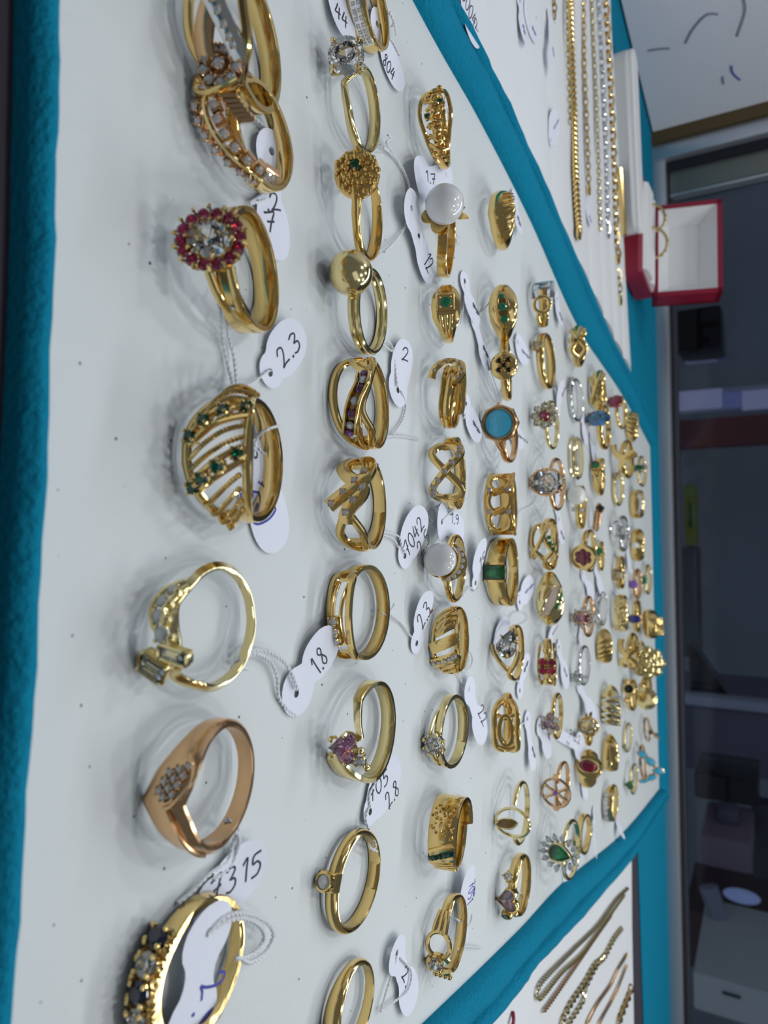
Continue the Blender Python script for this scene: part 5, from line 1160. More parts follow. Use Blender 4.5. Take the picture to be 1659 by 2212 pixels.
# row seven
r = base('gold openwork ring with one round green stone', (1274, 1307, 988, 1072), 'green_ring', wf=6, tmax=20); head(r, a=2.2, m='emerald', th=-14, z=-1, rr=11.2, bez=True, label='round green stone'); r.rail([(4, -2, 10.8), (24, 0, 11.2), (44, 1, 10.4)], .9, .7, 16, 'strand'); r.rail([(4, 2, 10.8), (24, 1.6, 11.2), (44, 1, 10.4)], .9, .7, 16, 'strand'); r.build()
r = base('small gold ring with a dark star stone', (1281, 1307, 1086, 1150), 'star_ring', 'rose_gold', wf=3.4); f = head(r, a=2.6, m='onyx', th=-10, np_=5, rr=11.6); r.build()
r = base('small gold ring with a green stone beside the black flower ring', (1282, 1307, 1168, 1234), 'green_ring', wf=2.6); head(r, a=2.8, m='jade', th=-6, np_=4, label='green stone'); r.build()
r = base('twisted silver ring under a long paper tag', (1282, 1312, 1276, 1353), 'silver_ring', 'white_gold', 2.4, tmax=10); head(r, a=1.4, th=-14, rr=11.4, np_=4); head(r, a=1.4, th=4, rr=11.4, np_=4); r.rail([(-44, 2, 10.4), (0, -1, 11), (40, 2, 10.2)], .8, .6, 20, 'strand'); r.build()
r = base('striped domed gold ring between two silver rings', (1287, 1324, 1356, 1433), 'dome_ring', wf=10, tmax=26)
for k in range(5): r.rail([(-34 + k * 14, 4, 10.6), (-26 + k * 14, 0, 11.4), (-18 + k * 14, -4, 10.6)], .9, .6, 14, 'stripe')
r.build()
r = base('wide white and yellow gold crisscross ring', (1297, 1342, 1478, 1568), 'crisscross_ring', 'pale_gold', wf=9, tmax=22)
for k in range(5): r.rail([(-40 + k * 17, 4, 10.4), (-30 + k * 17, 0, 11.2), (-20 + k * 17, -4, 10.4)], .8, .6, 14, 'strand', material='white_gold'); r.rail([(-20 + k * 17, 4, 10.4), (-30 + k * 17, 0, 11.5), (-40 + k * 17, -4, 10.4)], .8, .6, 14, 'crossing')
r.build()
r = base('polished almond-shaped gold ring', (1299, 1337, 1584, 1667), 'dome_ring', wf=9.5, tmax=28); r.rail([(-40, 0, 11), (0, .6, 12), (40, 0, 11)], .5, .5, 20, 'ridge'); r.build()
r = base('gold band ring faced with white pavé by the lower teal rim', (1300, 1337, 1693, 1777), 'pave_ring', wf=6, tmax=16); r.rail([(-48, -.8, 10.2), (0, -.8, 10.5), (48, -.8, 10.2)], 1.9, .4, 26, 'pave_panel', material='white_gold'); r.stones([(-40, -.8, 10.9), (0, -.8, 11.2), (40, -.8, 10.9)], 6, 1.3, 'crystal'); r.build()
r = base('gold ring with a red stone touching the upper teal rim', (1312, 1353, 853, 928), 'ruby_ring', w=2, tmax=14); head(r, 'oval', 3.8, 4.4, 'ruby', -10, np_=4, rr=13, label='red stone'); r.plate(Fr(-2, 4.4, 12.4, 30), outline('marquise', 3.4, 1.2, 12), -1, .6, .3, 'leaf'); r.build()
# row eight
r = base('ribbed domed gold ring leaning on the upper teal rim', (1350, 1380, 888, 957), 'dome_ring', wf=9, tmax=26, yaw=-8)
for k in range(6): r.rail([(-40 + k * 14, -3.6, 10.8), (-32 + k * 14, 0, 11.6), (-24 + k * 14, 3.8, 10.8)], 1.0, .6, 12, 'rib')
r.build()
r = base('long gold bypass ring with flared open ends', (1321, 1376, 950, 1034), 'bypass_ring', w=3, tmax=20); r.rail([(-40, -4.4, 10.6), (-16, -3, 11.4), (0, 1, 12.4), (-12, 7, 12.4)], 1.5, .7, 24, 'leaf', e=.5); r.rail([(44, -1, 10), (16, 0, 11.2), (0, 4, 12.2), (-6, 8, 12)], 1.3, .7, 24, 'leaf', e=.5); r.build()
r = base('slim gold ring lined with white below the flared bypass ring', (1321, 1347, 1020, 1094), 'slim_ring', 'pale_gold', 2.4, tmax=8); head(r, a=1.2, th=-50, rr=10.8, np_=4); r.build()
r = base('grey white gold ring with two bright round stones', (1319, 1357, 1113, 1192), 'cluster_ring', 'white_gold', 3, tmax=14); f = head(r, a=2.2, th=-12, z=2, rr=12.4); f = head(r, a=1.8, th=6, z=2.4, rr=12.2); r.loop(Fr(-14, .8, 12), 'round', 4.6, 4.6, .6, .8, -.6, name='collar'); r.build()
r = base('gold ring with flat white square stone near a folded tag', (1322, 1350, 1200, 1273), 'square_ring', w=4, tmax=16); f = Fr(2, -.6, 10.6); r.gem(f, 'rect', 3.0, 2.6, 1.6, 'crystal', 16); r.bezel(f, 'rect', 3, 2.6, .5, -.6, .4); r.build()
r = base('wide gold band ring covered in granulation', (1325, 1357, 1284, 1364), 'textured_band_ring', 'pale_gold', w=5.6, wf=7.5, tmax=22); rn = random.Random(8)
for k in range(70): r.bead(Fr(-56 + rn.random() * 112, -3 + rn.random() * 6, 10.1), .7, 'granule')
r.build()
r = base('gold ring of two crossing ribbons with open loops', (1334, 1381, 1366, 1447), 'crossover_ring', w=3, tmax=20)
for q in (1, -1): r.rail([(-44, q * 3.6, 10.4), (-16, q * 3.4, 11), (4, 0, 11.8 + q * .4), (24, -q * 3.4, 11), (46, -q * 2, 10.2)], 1.5, .6, 36, 'ribbon', e=.5)
r.build()
r = base('gold ring with round black stone and bright claws', (1344, 1378, 1466, 1536), 'onyx_ring', w=3, wf=4, tmax=20); f = Fr(-6, 1, 12.2); r.cab(f, 'round', 2.8, 2.8, 1.2, 'onyx', 'round black stone'); r.bezel(f, 'round', 2.8, 2.8, 1.2, -1.6, .4); r.bead(Fr(30, -1, 10.8), 1.8, 'shoulder'); r.bead(Fr(-36, -2, 10.8), 1.8, 'shoulder'); r.build()
r = base('gold ring with a very large faceted gold ball', (1366, 1416, 1460, 1534), 'ball_ring', w=3.4, tmax=20); f = Fr(-2, 3, 14); r.put('ball', gem_geo(f, 'round', 6.6, 6.6, 7, 16, .6), 'pale_gold', None, None, True); r.bead(Fr(-4, -3, 11.4), 3.4, 'shoulder'); r.bead(Fr(-34, 0, 10.6), 2.4, 'shoulder', 'deep_gold'); r.build()
r = base('tiny thin gold ring with green speck', (1343, 1366, 1560, 1626), 'slim_ring', 'pale_gold', 1.8, tmax=12); head(r, a=1.0, m='dark_emerald', th=18, rr=10.8, np_=4); r.build()
r = base('tiny gold ring with heart-shaped green stone', (1348, 1378, 1648, 1717), 'green_ring', 'pale_gold', 1.6, tmax=14); head(r, 'heart', 2.8, 2.6, 'emerald', 0, rr=12.4, bez=True, label='heart green stone'); r.build()
# row nine
r = base('gold ring seen edge-on with green stone on a wide pale halo', (1358, 1397, 984, 1052), 'green_halo_ring', 'pale_gold', 2, tmax=18); f = Fr(0, .6, 13, yaw=-30); r.gem(f, 'oval', 2, 3.4, 2, 'emerald', 16, label='green stone'); halo(r, f, 2.8, 10, 1.0, 'crystal', 5); r.build()
r = base('wide gold band ring with polished white highlight stripe', (1360, 1392, 1057, 1120), 'band_ring', w=4.6, wf=8, tmax=26); r.rail([(-40, 1, 10.6), (0, 2, 11), (40, 1, 10.6)], .8, .5, 20, 'stripe', material='white_gold'); r.build()  # highlight along the band modelled as a strip of white metal
r = base('gold dome ring with tiny white pearl', (1360, 1394, 1141, 1213), 'pearl_ring', w=2.6, wf=7, tmax=24); r.pearl(Fr(-2, -1, 11.6), 1.9, 'cream_pearl'); r.bead(Fr(2, 1.6, 11), 1.6, 'bead', 'pale_gold'); r.build()
r = base('gold ring with small violet stone', (1358, 1387, 1228, 1295), 'violet_ring', 'rose_gold', 2.6, tmax=14); head(r, a=2.7, m='violet', th=-4, np_=4, label='violet stone'); r.build()
r = base('thin gold ring with pointed green stone near the far teal rim', (1383, 1408, 1218, 1285), 'green_ring', 'pale_gold', 2, tmax=18); head(r, 'marquise', 3, 2.2, 'jade', -2, np_=4, label='green stone'); r.build()
r = base('gold ring with dark blue oval stone', (1358, 1384, 1295, 1367), 'sapphire_ring', w=2.8, wf=4, tmax=18); f = Fr(0, 0, 11.6); r.cab(f, 'oval', 2.4, 3.8, 1, 'blue_stone', 'dark blue oval stone'); r.bezel(f, 'oval', 2.4, 3.8, .5, -1, .3); r.build()
r = base('massive square-topped gold ring over the far teal rim', (1387, 1435, 1316, 1380), 'signet_ring', w=5, wf=9, tmax=26); f = Fr(0, .5, 11.6); r.plate(f, outline('rect', 6.2, 5.6, 16), -1.6, .6, .6, 'square_top'); r.plate(f, outline('rect', 4, 3.6, 16), .4, 1.2, .3, 'square_top'); r.rail([(-12, 0, 13), (12, 0, 13)], .9, .4, 8, 'bar', material='deep_gold'); r.build()
r = base('large gold rose-shaped ring of filigree petals', (1368, 1432, 1383, 1468), 'rose_ring', 'pale_gold', 2.6, tmax=22); f = Fr(0, 1, 12)
for ring_, (rad, n_, pr) in enumerate(((6.2, 8, 2.7), (4.0, 6, 2.3), (1.9, 4, 1.7))):
    for k in range(n_):
        q = 2 * math.pi * (k + ring_ * .4) / n_; r.g('petal').sphere(f.p(rad * math.cos(q), rad * math.sin(q), -1 + ring_ * .8), (pr, pr * .9, .8), 10, 6, (f.u * math.cos(q) + f.v * math.sin(q), f.v * math.cos(q) - f.u * math.sin(q), f.n))
        r.g('petal_edge').sweep(np.array([f.p(rad * math.cos(q) + pr * math.cos(t_), rad * math.sin(q) + pr * math.sin(t_), -.7 + ring_ * .8) for t_ in np.linspace(q - 1.6, q + 1.6, 7)]), .35, .35, False, f.n, 5)
r.bead(f.sub(0, 0, 1.6), 1.2, 'centre'); r.build()
r = base('slim gold ring with small dark and clear stones near the far rim', (1384, 1431, 1548, 1603), 'slim_ring', 'rose_gold', 1.8, tmax=22); head(r, a=1.8, m='dark_emerald', th=-6, rr=11.8, np_=4); head(r, a=1.6, th=4, z=4, rr=12, np_=4); r.rail([(-40, 0, 10), (-14, 1, 11.4), (10, 4, 12), (20, 7, 12)], .7, .6, 20, 'strand'); r.build()
r = base('thin gold ring with a V-shaped row of five turquoise drops', (1374, 1437, 1606, 1692), 'turquoise_ring', 'rose_gold', 1.4, tmax=18)
for th, z, sp in ((-40, -1.5, 60), (-22, 2, 60), (0, 6, 90), (20, 2.6, 120), (38, -1, 120)): r.cab(Fr(th, z, 11.6 + z * .15, sp), 'marquise', 2.9, 1.7, .9, 'turquoise', 'turquoise drop'); r.loop(Fr(th, z, 11.4 + z * .15, sp), 'marquise', 3, 1.8, .35, .4, 0, name='bezel')
r.rail([(-46, -3, 10.2), (-22, 1.4, 10.9), (0, 5, 11.4), (20, 2, 10.9), (44, -2, 10.2)], .5, .5, 24, 'strand'); r.build()
# ================================================================ PRICE TAGS AND THREADS
GLYPH = {  # strokes in a unit box, y up
 '0': [[(.5, 1), (.12, .8), (.05, .4), (.3, 0), (.62, .1), (.78, .55), (.62, .95), (.42, .98)]],
 '1': [[(.2, .78), (.5, 1), (.42, .5), (.36, 0)]],
 '2': [[(.08, .75), (.3, 1), (.62, .9), (.6, .6), (.3, .2), (.08, .04), (.4, .08), (.8, .02)]],
 '3': [[(.1, .9), (.42, 1), (.66, .82), (.4, .55), (.3, .52), (.62, .42), (.62, .14), (.3, 0), (.04, .1)]],
 '4': [[(.42, 1), (.2, .6), (.06, .36), (.4, .4), (.8, .44)], [(.66, .84), (.58, .4), (.54, 0)]],
 '5': [[(.74, .98), (.3, .95), (.22, .6), (.5, .62), (.7, .36), (.5, .06), (.1, .04)]],
 '7': [[(.04, .9), (.4, .95), (.74, .98), (.5, .5), (.3, 0)], [(.2, .5), (.5, .5), (.7, .54)]],
 '8': [[(.5, .55), (.2, .8), (.45, 1), (.68, .82), (.4, .5), (.14, .22), (.4, 0), (.66, .2), (.5, .55)]],
 '9': [[(.66, .75), (.4, 1), (.14, .75), (.4, .5), (.64, .7), (.6, .3), (.4, 0)]],
 '.': [[(.12, .02), (.2, .06), (.2, 0), (.12, .02)]],
 '~': [[(0, .4), (.15, .7), (.3, .2), (.5, .7), (.65, .2), (.8, .6), (.95, .3), (1.1, .5)]],
}
ADV = {'.': .34, '1': .6, '~': 1.2}
def price_tag(label, H, E, texts=(), r1=3.9, w2=4.6, z0=.5, z1=.9, curl=1.0, threads=(), hole=True, tr=.22, seed=0, neck=.62, roll=0.0, group='paper price tags'):
    """H = pixel of the hole, E = pixel of the far end; sizes in mm"""
    p0 = at(*H, z0 * .001); p1 = at(*E, z1 * .001); d = (p1 - p0); d[2] = 0; L = np.linalg.norm(d) * 1000; ex = d / np.linalg.norm(d); ey = np.array([-ex[1], ex[0], 0])
    L = max(L, r1 * 1.4)
    c2 = max(L - w2 * 1.25, r1 * .9); a2 = L - c2
    def hw(x):
        a = math.sqrt(max(0, 1 - (x / r1) ** 2)) * r1 if abs(x) < r1 else 0
        b = (max(0, 1 - abs((x - c2) / a2) ** 2.4)) ** (1 / 2.2) * w2 if abs(x - c2) < a2 else 0
        h = max(a, b)
        if 0 < x < c2: h = max(h, min(r1, w2) * neck)
        return h
    xs = np.concatenate([-r1 + r1 * (1 - np.cos(np.linspace(0, 1.5, 6))) * .98, np.linspace(-r1 * .6, L - a2 * .4, 16), L - a2 * (1 - np.sin(np.linspace(.65, 1.57, 7)))])
    xs = np.unique(np.round(np.clip(xs, -r1, L), 4))
    up = [(x, hw(x)) for x in xs]; outl = [(x, h) for x, h in up] + [(x, -h) for x, h in up[::-1]]
    oo_ = [outl[0]]
    for q in outl[1:]:
        if math.hypot(q[0] - oo_[-1][0], q[1] - oo_[-1][1]) > .05: oo_.append(q)
    if math.hypot(oo_[0][0] - oo_[-1][0], oo_[0][1] - oo_[-1][1]) < .05: oo_.pop()
    hr = .75; hl = [(hr * math.cos(a) - .6, hr * math.sin(a)) for a in np.linspace(0, 2 * math.pi, 11)[:-1]] if hole else []
    pts = [Vector(p) for p in oo_ + hl]; n0 = len(oo_); n1 = len(hl)
    edges = [(i, (i + 1) % n0) for i in range(n0)] + [(n0 + i, n0 + (i + 1) % n1) for i in range(n1)]
    for x in np.arange(-r1 * .6, L - .8, 1.6):
        for f in (-.5, 0, .5):
            q = (x + .3 * f, hw(x) * f)
            if not hole or math.hypot(q[0] + .6, q[1]) > hr + .4: pts.append(Vector(q))
    vs_, _, fs_, *_r = delaunay_2d_cdt(pts, edges, [], 1, 1e-5, False)
    def inside(x, y): return abs(y) <= hw(x) + 1e-3 and (not hole or math.hypot(x + .6, y) > hr * .93)
    def paper(x, y, off=0):
        t = min(max(x / L, -.4), 1.1)
        z = z0 + (z1 - z0) * t + curl * (t - .45) ** 2 * 1.3 + roll * y * .1 + off
        return np.array([p0[0], p0[1], 0]) + (ex * x + ey * y) * .001 + np.array([0, 0, max(z, .08 + off) * .001])
    F_ = [f for f in fs_ if inside(sum(vs_[i][0] for i in f) / len(f), sum(vs_[i][1] for i in f) / len(f))]
    V = [paper(v[0], v[1]) for v in vs_]; nV = len(V); V2 = [v - [0, 0, .00014] for v in V]
    from collections import Counter
    ec = Counter()
    for f in F_:
        for i in range(len(f)): ec[tuple(sorted((f[i], f[(i + 1) % len(f)])))] += 1
    FF = [tuple(f) for f in F_] + [tuple(i + nV for i in f[::-1]) for f in F_] + [(a, b, b + nV, a + nV) for (a, b), c in ec.items() if c == 1]
    root = empty('price_tag', np.array([p0[0], p0[1], 0]), label, 'price tag', group)
    pap = mesh_at('paper', V, FF, 'paper', root, angle=.9, recalc=False); pap.data.validate()
    for tx in texts:
        s_, C, dr, size = tx[:4]; ink = tx[4] if len(tx) > 4 else 'ink_black'
        zc = .8e-3; a = at(C[0], C[1], zc); b = at(C[0] + dr[0] * .5, C[1] + dr[1] * .5, zc); bx = b - a; bx[2] = 0; bx /= np.linalg.norm(bx); by = np.array([-bx[1], bx[0], 0])
        ref = px_per_mm(*C); pj = lambda v: float(np.hypot(*[q[0] for q in (np.array(project((a + v * .001)[None])) - np.array(project(a[None])))])); kx = min(1.8, .9 * ref / pj(bx)); ky = min(1.8, .9 * ref / pj(by)); bx = bx * kx; by = by * ky
        wid = sum(ADV.get(ch, .95) for ch in s_) * size * .72; x = -wid / 2; g = Geo()
        for ch in s_:
            for st in GLYPH.get(ch, GLYPH['~']):
                P = spl(st, max(8, len(st) * 3)); W = []
                for q in P:
                    wv = a + (bx * (x + q[0] * size * .72) + by * ((q[1] - .5) * size + q[0] * size * .12)) * .001
                    rel = wv - np.array([p0[0], p0[1], 0]); lx, ly = rel @ ex * 1000, rel @ ey * 1000
                    W.append(paper(lx, ly, .035))
                g.sweep(np.array(W), size * .045e-3 + .00008, .00003, False, np.array([0, 0, 1.0]), 4)
            x += ADV.get(ch, .95) * size * .72
        mesh_at('handwriting', g.V, g.F, ink, pap)
    for th in threads: thread(th, root, tr)
    return root
def thread(px, parent, r=.22, plies=2):
    P = np.array([at(q[0], q[1], (q[2] if len(q) > 2 else .6) * .001) for q in px]); P = spl(P, max(10, len(px) * 9))
    T = np.gradient(P, axis=0); g = Geo(); d = np.concatenate([[0], np.cumsum(np.linalg.norm(np.diff(P, axis=0), axis=1))]) * 1000
    n = min(260, max(24, int(d[-1] * 4))); u = np.linspace(0, d[-1], n); Q = np.stack([np.interp(u, d, P[:, i]) for i in range(3)], 1); T = np.gradient(Q, axis=0)
    for k in range(plies):
        S = []
        for i in range(n):
            t = T[i] / (np.linalg.norm(T[i]) + 1e-12); N = np.array([0, 0, 1.0]); B = np.cross(t, N); B /= np.linalg.norm(B) + 1e-9; N = np.cross(B, t)
            a = k * 2 * math.pi / plies + u[i] * 2 * math.pi / 2.0
            S.append(Q[i] + (N * math.cos(a) + B * math.sin(a)) * r * .62e-3 * (plies > 1))
        g.sweep(np.array(S), r * .001 * (.75 if plies > 1 else 1), r * .001 * (.75 if plies > 1 else 1), False, np.array([0, 0, 1.0]), 5)
    mesh_at('thread', g.V, g.F, 'thread', parent)
B, K = 'ink_blue', 'ink_black'
T = price_tag
T('paper tag marked 44 at the top edge behind the pavé band ring', (712, -85), (752, 92), [('44', (733, 38), (15, 21), 3.6)], z1=1.6)
T('paper tag half under the pavé band ring, figures reading downwards', (815, 60), (868, 194), [('804', (841, 146), (18, 36), 2.9)], z1=.8, threads=[[(835, 20, 3), (850, 45, 3), (855, 75, 1)]])
T('paper tag under the spray ring with a dot, 2 and 7', (584, 335), (594, 562), [('.2', (590, 438), (1, .15), 3.6), ('7', (586, 482), (1, .3), 4.2)], r1=4.2, w2=4.6, z0=1.0, z1=.6, threads=[[(598, 398, 2), (560, 425, 1), (540, 440, 1), (575, 432, .8)], [(545, 250, 1), (575, 280, 1), (582, 320, 1.2)]])
T('torn-edged paper tag marked 2.3 on the bare pad', (584, 800), (650, 708), [('2.3', (619, 756), (20, -30), 3.6)], r1=3.2, w2=4.4, z1=2.2, threads=[[(470, 640, 6), (478, 690, 3), (482, 740, 1), (495, 800, 1), (505, 838, 3)], [(485, 660, 6), (492, 720, 2), (505, 770, 1), (512, 838, 3)], [(500, 664, 7), (520, 668, 7), (528, 655, 7), (520, 640, 6)], [(515, 842, 3), (545, 828, 1), (575, 805, 1), (584, 800, 1)]])
T('paper tag lying under the filigree ring, blue figures 3.0', (552, 990), (600, 1190), [('3', (547, 1068), (12, 36), 4.8, B), ('.', (553, 1090), (12, 36), 4.8, B), ('0', (573, 1115), (12, 36), 5.0, B)], r1=3.4, w2=5.2, z0=.5, z1=.5, curl=.4, threads=[[(612, 918, 4), (585, 925, 5), (565, 935, 4), (552, 955, 2), (550, 985, 1)], [(552, 960, 1), (575, 985, .8), (590, 1000, .8), (575, 1030, .6), (560, 1040, .5)]])
T('paper tag marked 1.8 hanging from the zigzag ring', (641, 1492), (724, 1362), [('1.8', (684, 1427), (17, -38), 3.4)], r1=4.6, w2=4.4, z1=2.4, threads=[[(500, 1446, 2), (520, 1420, 2.5), (548, 1404, 2), (585, 1410, 2), (620, 1438, 1.6), (643, 1490, 1.4)], [(515, 1432, 1), (545, 1412, 2), (580, 1425, 1.4), (598, 1460, 1), (602, 1505, .6), (622, 1535, .5), (640, 1545, .5)], [(512, 1425, 2), (520, 1440, 2.4), (535, 1445, 1)]], tr=.3)
T('paper tag marked 7315 below the rose gold chevron ring', (455, 1952), (570, 1838), [('7315', (508, 1892), (65, -48), 4.2)], r1=4, w2=4.8, z0=.5, z1=2.0, hole=False, threads=[[(485, 1770, 3), (500, 1775, 4), (515, 1790, 4), (505, 1815, 2), (490, 1860, 1), (450, 1890, 1), (415, 1925, .8), (385, 1950, .6)], [(490, 1790, 4), (512, 1800, 4), (515, 1825, 2), (498, 1870, 1), (462, 1900, 1)]], tr=.28)
T('large paper tag in the half hoop ring, blue figures 2.0', (447, 2022), (392, 2330), [('2', (438, 2122), (0, 1), 5.2, B), ('.', (424, 2165), (0, 1), 5, B), ('0', (438, 2198), (0, 1), 5.2, B)], r1=5.0, w2=5.2, z0=3.2, z1=1.5, threads=[[(447, 2020, 3.6), (480, 1985, 4), (520, 1972, 4), (565, 1985, 3), (590, 2015, 2), (575, 2055, 1.5), (540, 2080, 2), (515, 2068, 3)], [(447, 2020, 3.6), (490, 1990, 4), (530, 1985, 4), (562, 2002, 3), (570, 2030, 2), (545, 2062, 2), (510, 2072, 3)]], tr=.3)
T('paper tag with two lines 705 and 2.8 below the pink heart ring', (800, 1748), (860, 1645), [('705', (818, 1697), (24, -31), 3.4), ('2.8', (845, 1715), (17, -32), 3.4)], r1=3.4, w2=5.6, z1=1.6, threads=[[(840, 1612, 3), (852, 1605, 2)], [(797, 1745, 1), (790, 1770, 1.4), (800, 1800, 2), (812, 1825, 3), (805, 1838, 3)], [(812, 1690, 1), (798, 1715, 1), (800, 1745, 1)], [(815, 1840, 3), (800, 1832, 3), (796, 1822, 3)]])
T('paper tag marked 2 near the bottom edge by the pear signet ring', (856, 2062), (893, 2172), [('2.', (874, 2108), (6, 14), 3.6)], r1=4.2, w2=4.4, z0=1.2, z1=1.0, threads=[[(822, 2185, 1), (835, 2140, 1), (850, 2095, 1), (856, 2065, 1.6)], [(822, 2185, 1), (850, 2165, 1), (880, 2140, 1.6), (888, 2100, 1.6), (865, 2070, 1.6)]])
T('paper tag with lines 7042 and 2.5 beside the button pearl ring', (874, 1196), (916, 1100), [('7042', (890, 1158), (15, -40), 3.4), ('2.5', (910, 1172), (13, -32), 3.4)], r1=3.6, w2=5.4, z1=2.4, threads=[[(820, 1148, 2), (845, 1153, 1), (862, 1160, 1), (868, 1180, 1), (876, 1194, 1.2)], [(825, 1155, 2), (850, 1165, .8), (862, 1185, .6), (872, 1200, .6)]])
T('upright paper tag marked 2.3 with a brown dot', (899, 1384), (926, 1276), [('2.3', (909, 1328), (10, -34), 3.8), ('.', (919, 1289), (3, -2), 9, 'ink_brown')], r1=3.2, w2=4.2, z0=.5, z1=3.0, threads=[[(828, 1330, 2), (845, 1318, 1.5), (852, 1305, 1)], [(835, 1322, 1.5), (865, 1345, .6), (885, 1372, .6), (898, 1386, .6)]])
T('paper tag marked 1.9 hanging from the infinity ring', (954, 1128), (1000, 1150), [('1.9', (976, 1122), (9, 2), 3.0)], r1=5.0, w2=4.6, z0=2.5, z1=1.2, threads=[[(940, 1098, 2), (965, 1082, 2), (998, 1074, 2)], [(955, 1126, 3), (975, 1105, 2), (1005, 1082, 1), (1012, 1075, 1)]])
T('narrow paper tag marked 15 left of the green rectangle ring', (1026, 1255), (1043, 1163), [('15', (1036, 1212), (5, -13), 3.8)], r1=2.8, w2=4.4, z0=.5, z1=3.4, threads=[[(998, 1288, 1), (1015, 1270, .8), (1028, 1275, .6), (1034, 1250, .6)]])
T('paper tag marked 22 beside the flower-pronged solitaire', (1013, 1492), (1046, 1600), [('22', (1032, 1545), (4, 14), 3.8)], r1=4.0, w2=4.6, z0=1.5, z1=2.6, threads=[[(1000, 1410, 2), (985, 1425, 2), (990, 1442, 2), (1008, 1450, 1), (1020, 1430, 1), (1015, 1408, 1), (1002, 1402, 2)], [(988, 1450, 1), (1000, 1480, .6), (1013, 1495, 1.6)]])
T('paper tag marked 1.7 behind the large pearl ring', (958, 378), (892, 392), [('1.7', (922, 388), (10, 4), 3.2)], r1=4.2, w2=5.4, z0=1.5, z1=2.5, curl=2, threads=[[(962, 205, 2), (958, 260, 1.5), (965, 320, 1), (968, 370, 1)], [(968, 235, 2), (972, 300, 1), (970, 365, 1)]])
T('paper tag marked 12 left of the large pearl ring', (888, 456), (930, 608), [('12', (921, 570), (6, 16), 3.8), ('~', (897, 512), (4, 18), 1.6)], r1=5.0, w2=4.6, z0=2.2, z1=1.0, neck=.75, threads=[[(830, 545, 2), (850, 525, 1), (875, 490, 1), (885, 458, 2.4)], [(888, 456, 2.4), (884, 400, 1), (865, 355, .8), (840, 328, 1), (828, 320, 2)]])
T('paper tag marked 2 beside the polished ball ring', (858, 838), (878, 738), [('2', (872, 768), (8, 4), 3.4)], r1=4.6, w2=4.8, z1=1.5, threads=[[(815, 750, 2), (828, 738, 2), (845, 745, 1), (852, 780, .8), (858, 835, 1.2)], [(820, 946, 2), (845, 942, 1), (875, 944, .6), (908, 950, .6)], [(848, 940, 1), (868, 910, .6), (876, 875, .6), (866, 845, 1)], [(824, 742, 2), (836, 752, 1), (850, 760, 1)]])
T('paper tag with dense figures above the open circle ring', (1000, 2020), (1013, 1872), [('7051', (1007, 1925), (0, 1), 2.8, B), ('~~', (1015, 1925), (0, 1), 1.8, B)], r1=3.4, w2=5.0, z0=1, z1=3.2, threads=[[(988, 2052, 3), (1005, 2045, 2), (1040, 2048, .6)], [(985, 1985, 2), (1012, 2000, 2), (1020, 1975, 1.5)]])
T('paper tag with lines 7122 and 11 below the lilac star ring', (1192, 1578), (1262, 1618), [('7122', (1236, 1592), (30, 24), 4.0), ('11', (1222, 1610), (12, 12), 3.2)], r1=4.0, w2=6.0, z0=.6, z1=2.4)
def small(label, H, E, to=None, w=4.4, r1=3.4, z1=1.6, txt=True, ink=K):
    C = (H[0] * .35 + E[0] * .65, H[1] * .35 + E[1] * .65); dr = (E[0] - H[0], E[1] - H[1])
    th = [[(H[0], H[1], .8), ((H[0] + to[0]) / 2 + 3, (H[1] + to[1]) / 2, .6), (to[0], to[1], 1.5)]] if to else []
    T(label, H, E, [('~~', C, dr, 2.6, ink)] if txt else [], r1=r1, w2=w, z0=.5, z1=z1, threads=th, tr=.2)
small('paper tag right of the ribbed curl ring', (1006, 876), (1036, 950), (1002, 905))
small('crumpled paper tag right of the square green signet, upper piece', (1003, 612), (1030, 702), (995, 700), 4.0, z1=2.6)
small('crumpled paper tag right of the square green signet, lower piece', (1024, 690), (1055, 800), (1058, 652), 3.6, z1=2.0)
small('paper tag beside the five dark stones ring', (1118, 742), (1140, 780), (1112, 735), 4.6)
small('paper tag tip showing behind the turquoise ring', (1106, 925), (1130, 962), (1100, 940), 4.4, z1=2.2)
small('paper tag right of the small shoulder-stone band', (1204, 892), (1214, 822), (1198, 838), 4.4, z1=2.8)
small('paper tag beside the large oval clear stone ring', (1202, 1098), (1214, 1042), (1195, 1085), 4.6)
small('paper tag right of the green-stoned knot ring', (1206, 1124), (1216, 1175), (1200, 1150), 4.4)
small('paper tag below the green rectangle ring with faint blue figures', (1122, 1298), (1150, 1256), (1116, 1280), 4.6, ink=B)
small('paper tag between the shell ring and the four rubies ring', (1187, 1386), (1198, 1346), (1192, 1350), 4.0, z1=2.4)
small('paper tag right of the clear pear stone ring', (1122, 1488), (1140, 1412), (1115, 1468), 3.8)
small('blank paper tag below the crossing shoulders ring', (1072, 1392), (1098, 1340), (1090, 1352), 4.6, z1=2.0, txt=False)
small('paper tag right of the four rubies ring', (1206, 1400), (1226, 1482), (1200, 1470), 4.8)
small('long narrow paper tag pair left of the lilac star ring', (1138, 1556), (1153, 1662), (1110, 1575), 3.6, z1=2.0)
small('blank paper tag leaning under the lilac star cluster', (1164, 1570), (1188, 1632), (1178, 1560), 3.8, z1=2.2, txt=False)
small('tall leaning paper tag above the square pale stone ring', (1250, 1482), (1286, 1552), (1264, 1476), 4.6, z1=5.0)
small('long blank paper tag above the twisted silver ring', (1286, 1230), (1302, 1284), (1284, 1205), 4.4, z1=2.6, txt=False)
small('blank paper tag above the pink halo ring', (1258, 1240), (1282, 1292), (1254, 1300), 4.4, z1=2.0, txt=False)
small('small folded paper tag by the granulated band', (1352, 1178), (1364, 1240), (1345, 1200), 4.6, z1=3.0, txt=False)
small('blank paper tag below the blue topaz ring', (1276, 950), (1288, 1002), (1284, 962), 4.4, txt=False)
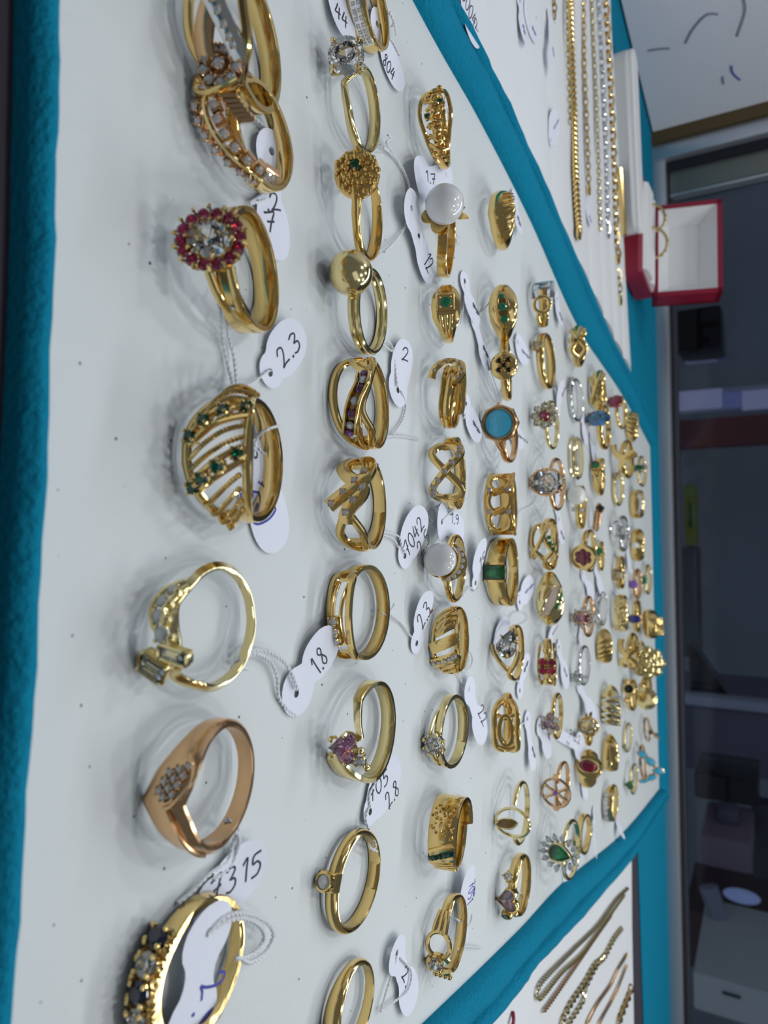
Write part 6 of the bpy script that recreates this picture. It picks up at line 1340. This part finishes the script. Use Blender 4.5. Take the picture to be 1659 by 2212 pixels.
small('paper tag right of the slim silver cluster ring', (1256, 900), (1268, 960), (1250, 905), 4.2, txt=False)
small('paper tag slipping over the lower teal rim by the white pavé ring', (1332, 1774), (1348, 1812), (1330, 1765), 4.2, z1=4.6, txt=False)
small('paper tag behind the square green stone band', (1282, 1758), (1286, 1852), (1278, 1800), 4.4, z1=4.8, txt=False)
small('paper tag end below the green pear halo ring', (1222, 1890), (1246, 1862), (1216, 1885), 4.2, z1=3.4, txt=False)
small('paper tag behind the half dome ribbed ring', (1110, 432), (1122, 505), (1108, 440), 4.6, z1=2.0)
small('paper tag right of the two-tone ring', (1202, 648), (1212, 705), (1198, 655), 4.2, z1=2.0)
small('paper tag right of the quad rubies and left of the silver flower ring', (1252, 1378), (1262, 1345), (1260, 1372), 3.6, txt=False)
small('paper tag below the dark red oval signet', (1258, 1690), (1268, 1722), (1262, 1700), 3.6, z1=1.6, txt=False)
# tags in the fluted tray
T('paper tag with black figures at the top edge beyond the teal rim', (1000, -50), (1026, 105), [('3004', (1006, 22), (8, 24), 4.2), ('2', (1020, 58), (8, 14), 4)], w2=6, z0=1.5, z1=2.5, group='tags in the fluted tray')
small('pair of paper tags in the fluted tray, left one with blue figures', (1122, 5), (1134, 98), None, 4.4, ink=B)
small('pair of paper tags in the fluted tray, right one with blue figures', (1138, 20), (1158, 95), (1160, 40), 6.0, ink=B)
small('narrow upright paper tag on the short gold chain end', (1186, 40), (1192, 155), (1200, 50), 4.6, z1=3.4, ink=B)
small('round paper tag left of the thick gold rope chain', (1188, 300), (1204, 252), (1226, 285), 6.0, ink=B)
small('paper tag between the fine chains near the red box', (1268, 440), (1276, 492), (1272, 412), 5.4, ink=B)
# loose threads on other rings, tied as parts of a small tag would be: hang from these rings
def tie(label, paths, tr=.22):
    p = at(*paths[0][0][:2]); root = empty('tie_thread', p * [1, 1, 0], label, 'thread', 'thread ties')
    for q in paths: thread(q, root, tr)
tie('white thread tied round the back of the pavé band ring', [[(842, 25, 3), (850, 50, 2), (838, 70, 1), (850, 95, .6), (862, 120, .5)]])
tie('white thread loop on the back of the solitaire with four prongs', [[(838, 292, 3), (845, 300, 2), (835, 308, 2), (848, 330, 1), (872, 372, .6), (886, 410, .6)]])
tie('white thread round the three-stone rail ring', [[(826, 1326, 3), (838, 1324, 2), (846, 1315, 1.5)]])
tie('white thread on the big pearl ring shank', [[(985, 508, 3), (995, 512, 2), (985, 520, 2), (996, 526, 1)]])
tie('white thread at the back of the pink heart ring with two side stones', [[(1108, 1915, 3), (1122, 1928, 3), (1142, 1940, 1.4)], [(1120, 1925, 3), (1140, 1950, 1)]])
tie('thin thread curl above the clear pear stone ring', [[(1098, 1348, 1), (1108, 1325, .6), (1132, 1322, .6), (1140, 1338, .6), (1120, 1352, .6)]], .14)
tie('thin thread trailing from the pierced gold band', [[(1112, 1120, 1.4), (1128, 1102, .6), (1150, 1090, .5), (1160, 1070, .5)]], .16)
tie('two white strands crossing above the turquoise ring', [[(1075, 870, 1), (1090, 840, 1), (1108, 825, .8)], [(1060, 800, 1), (1075, 845, .8), (1082, 868, 1)]], .16)
tie('thread ends fraying on the textured band ring', [[(1008, 1722, 3), (1018, 1730, 2), (1014, 1738, 2), (1022, 1742, 1)]])
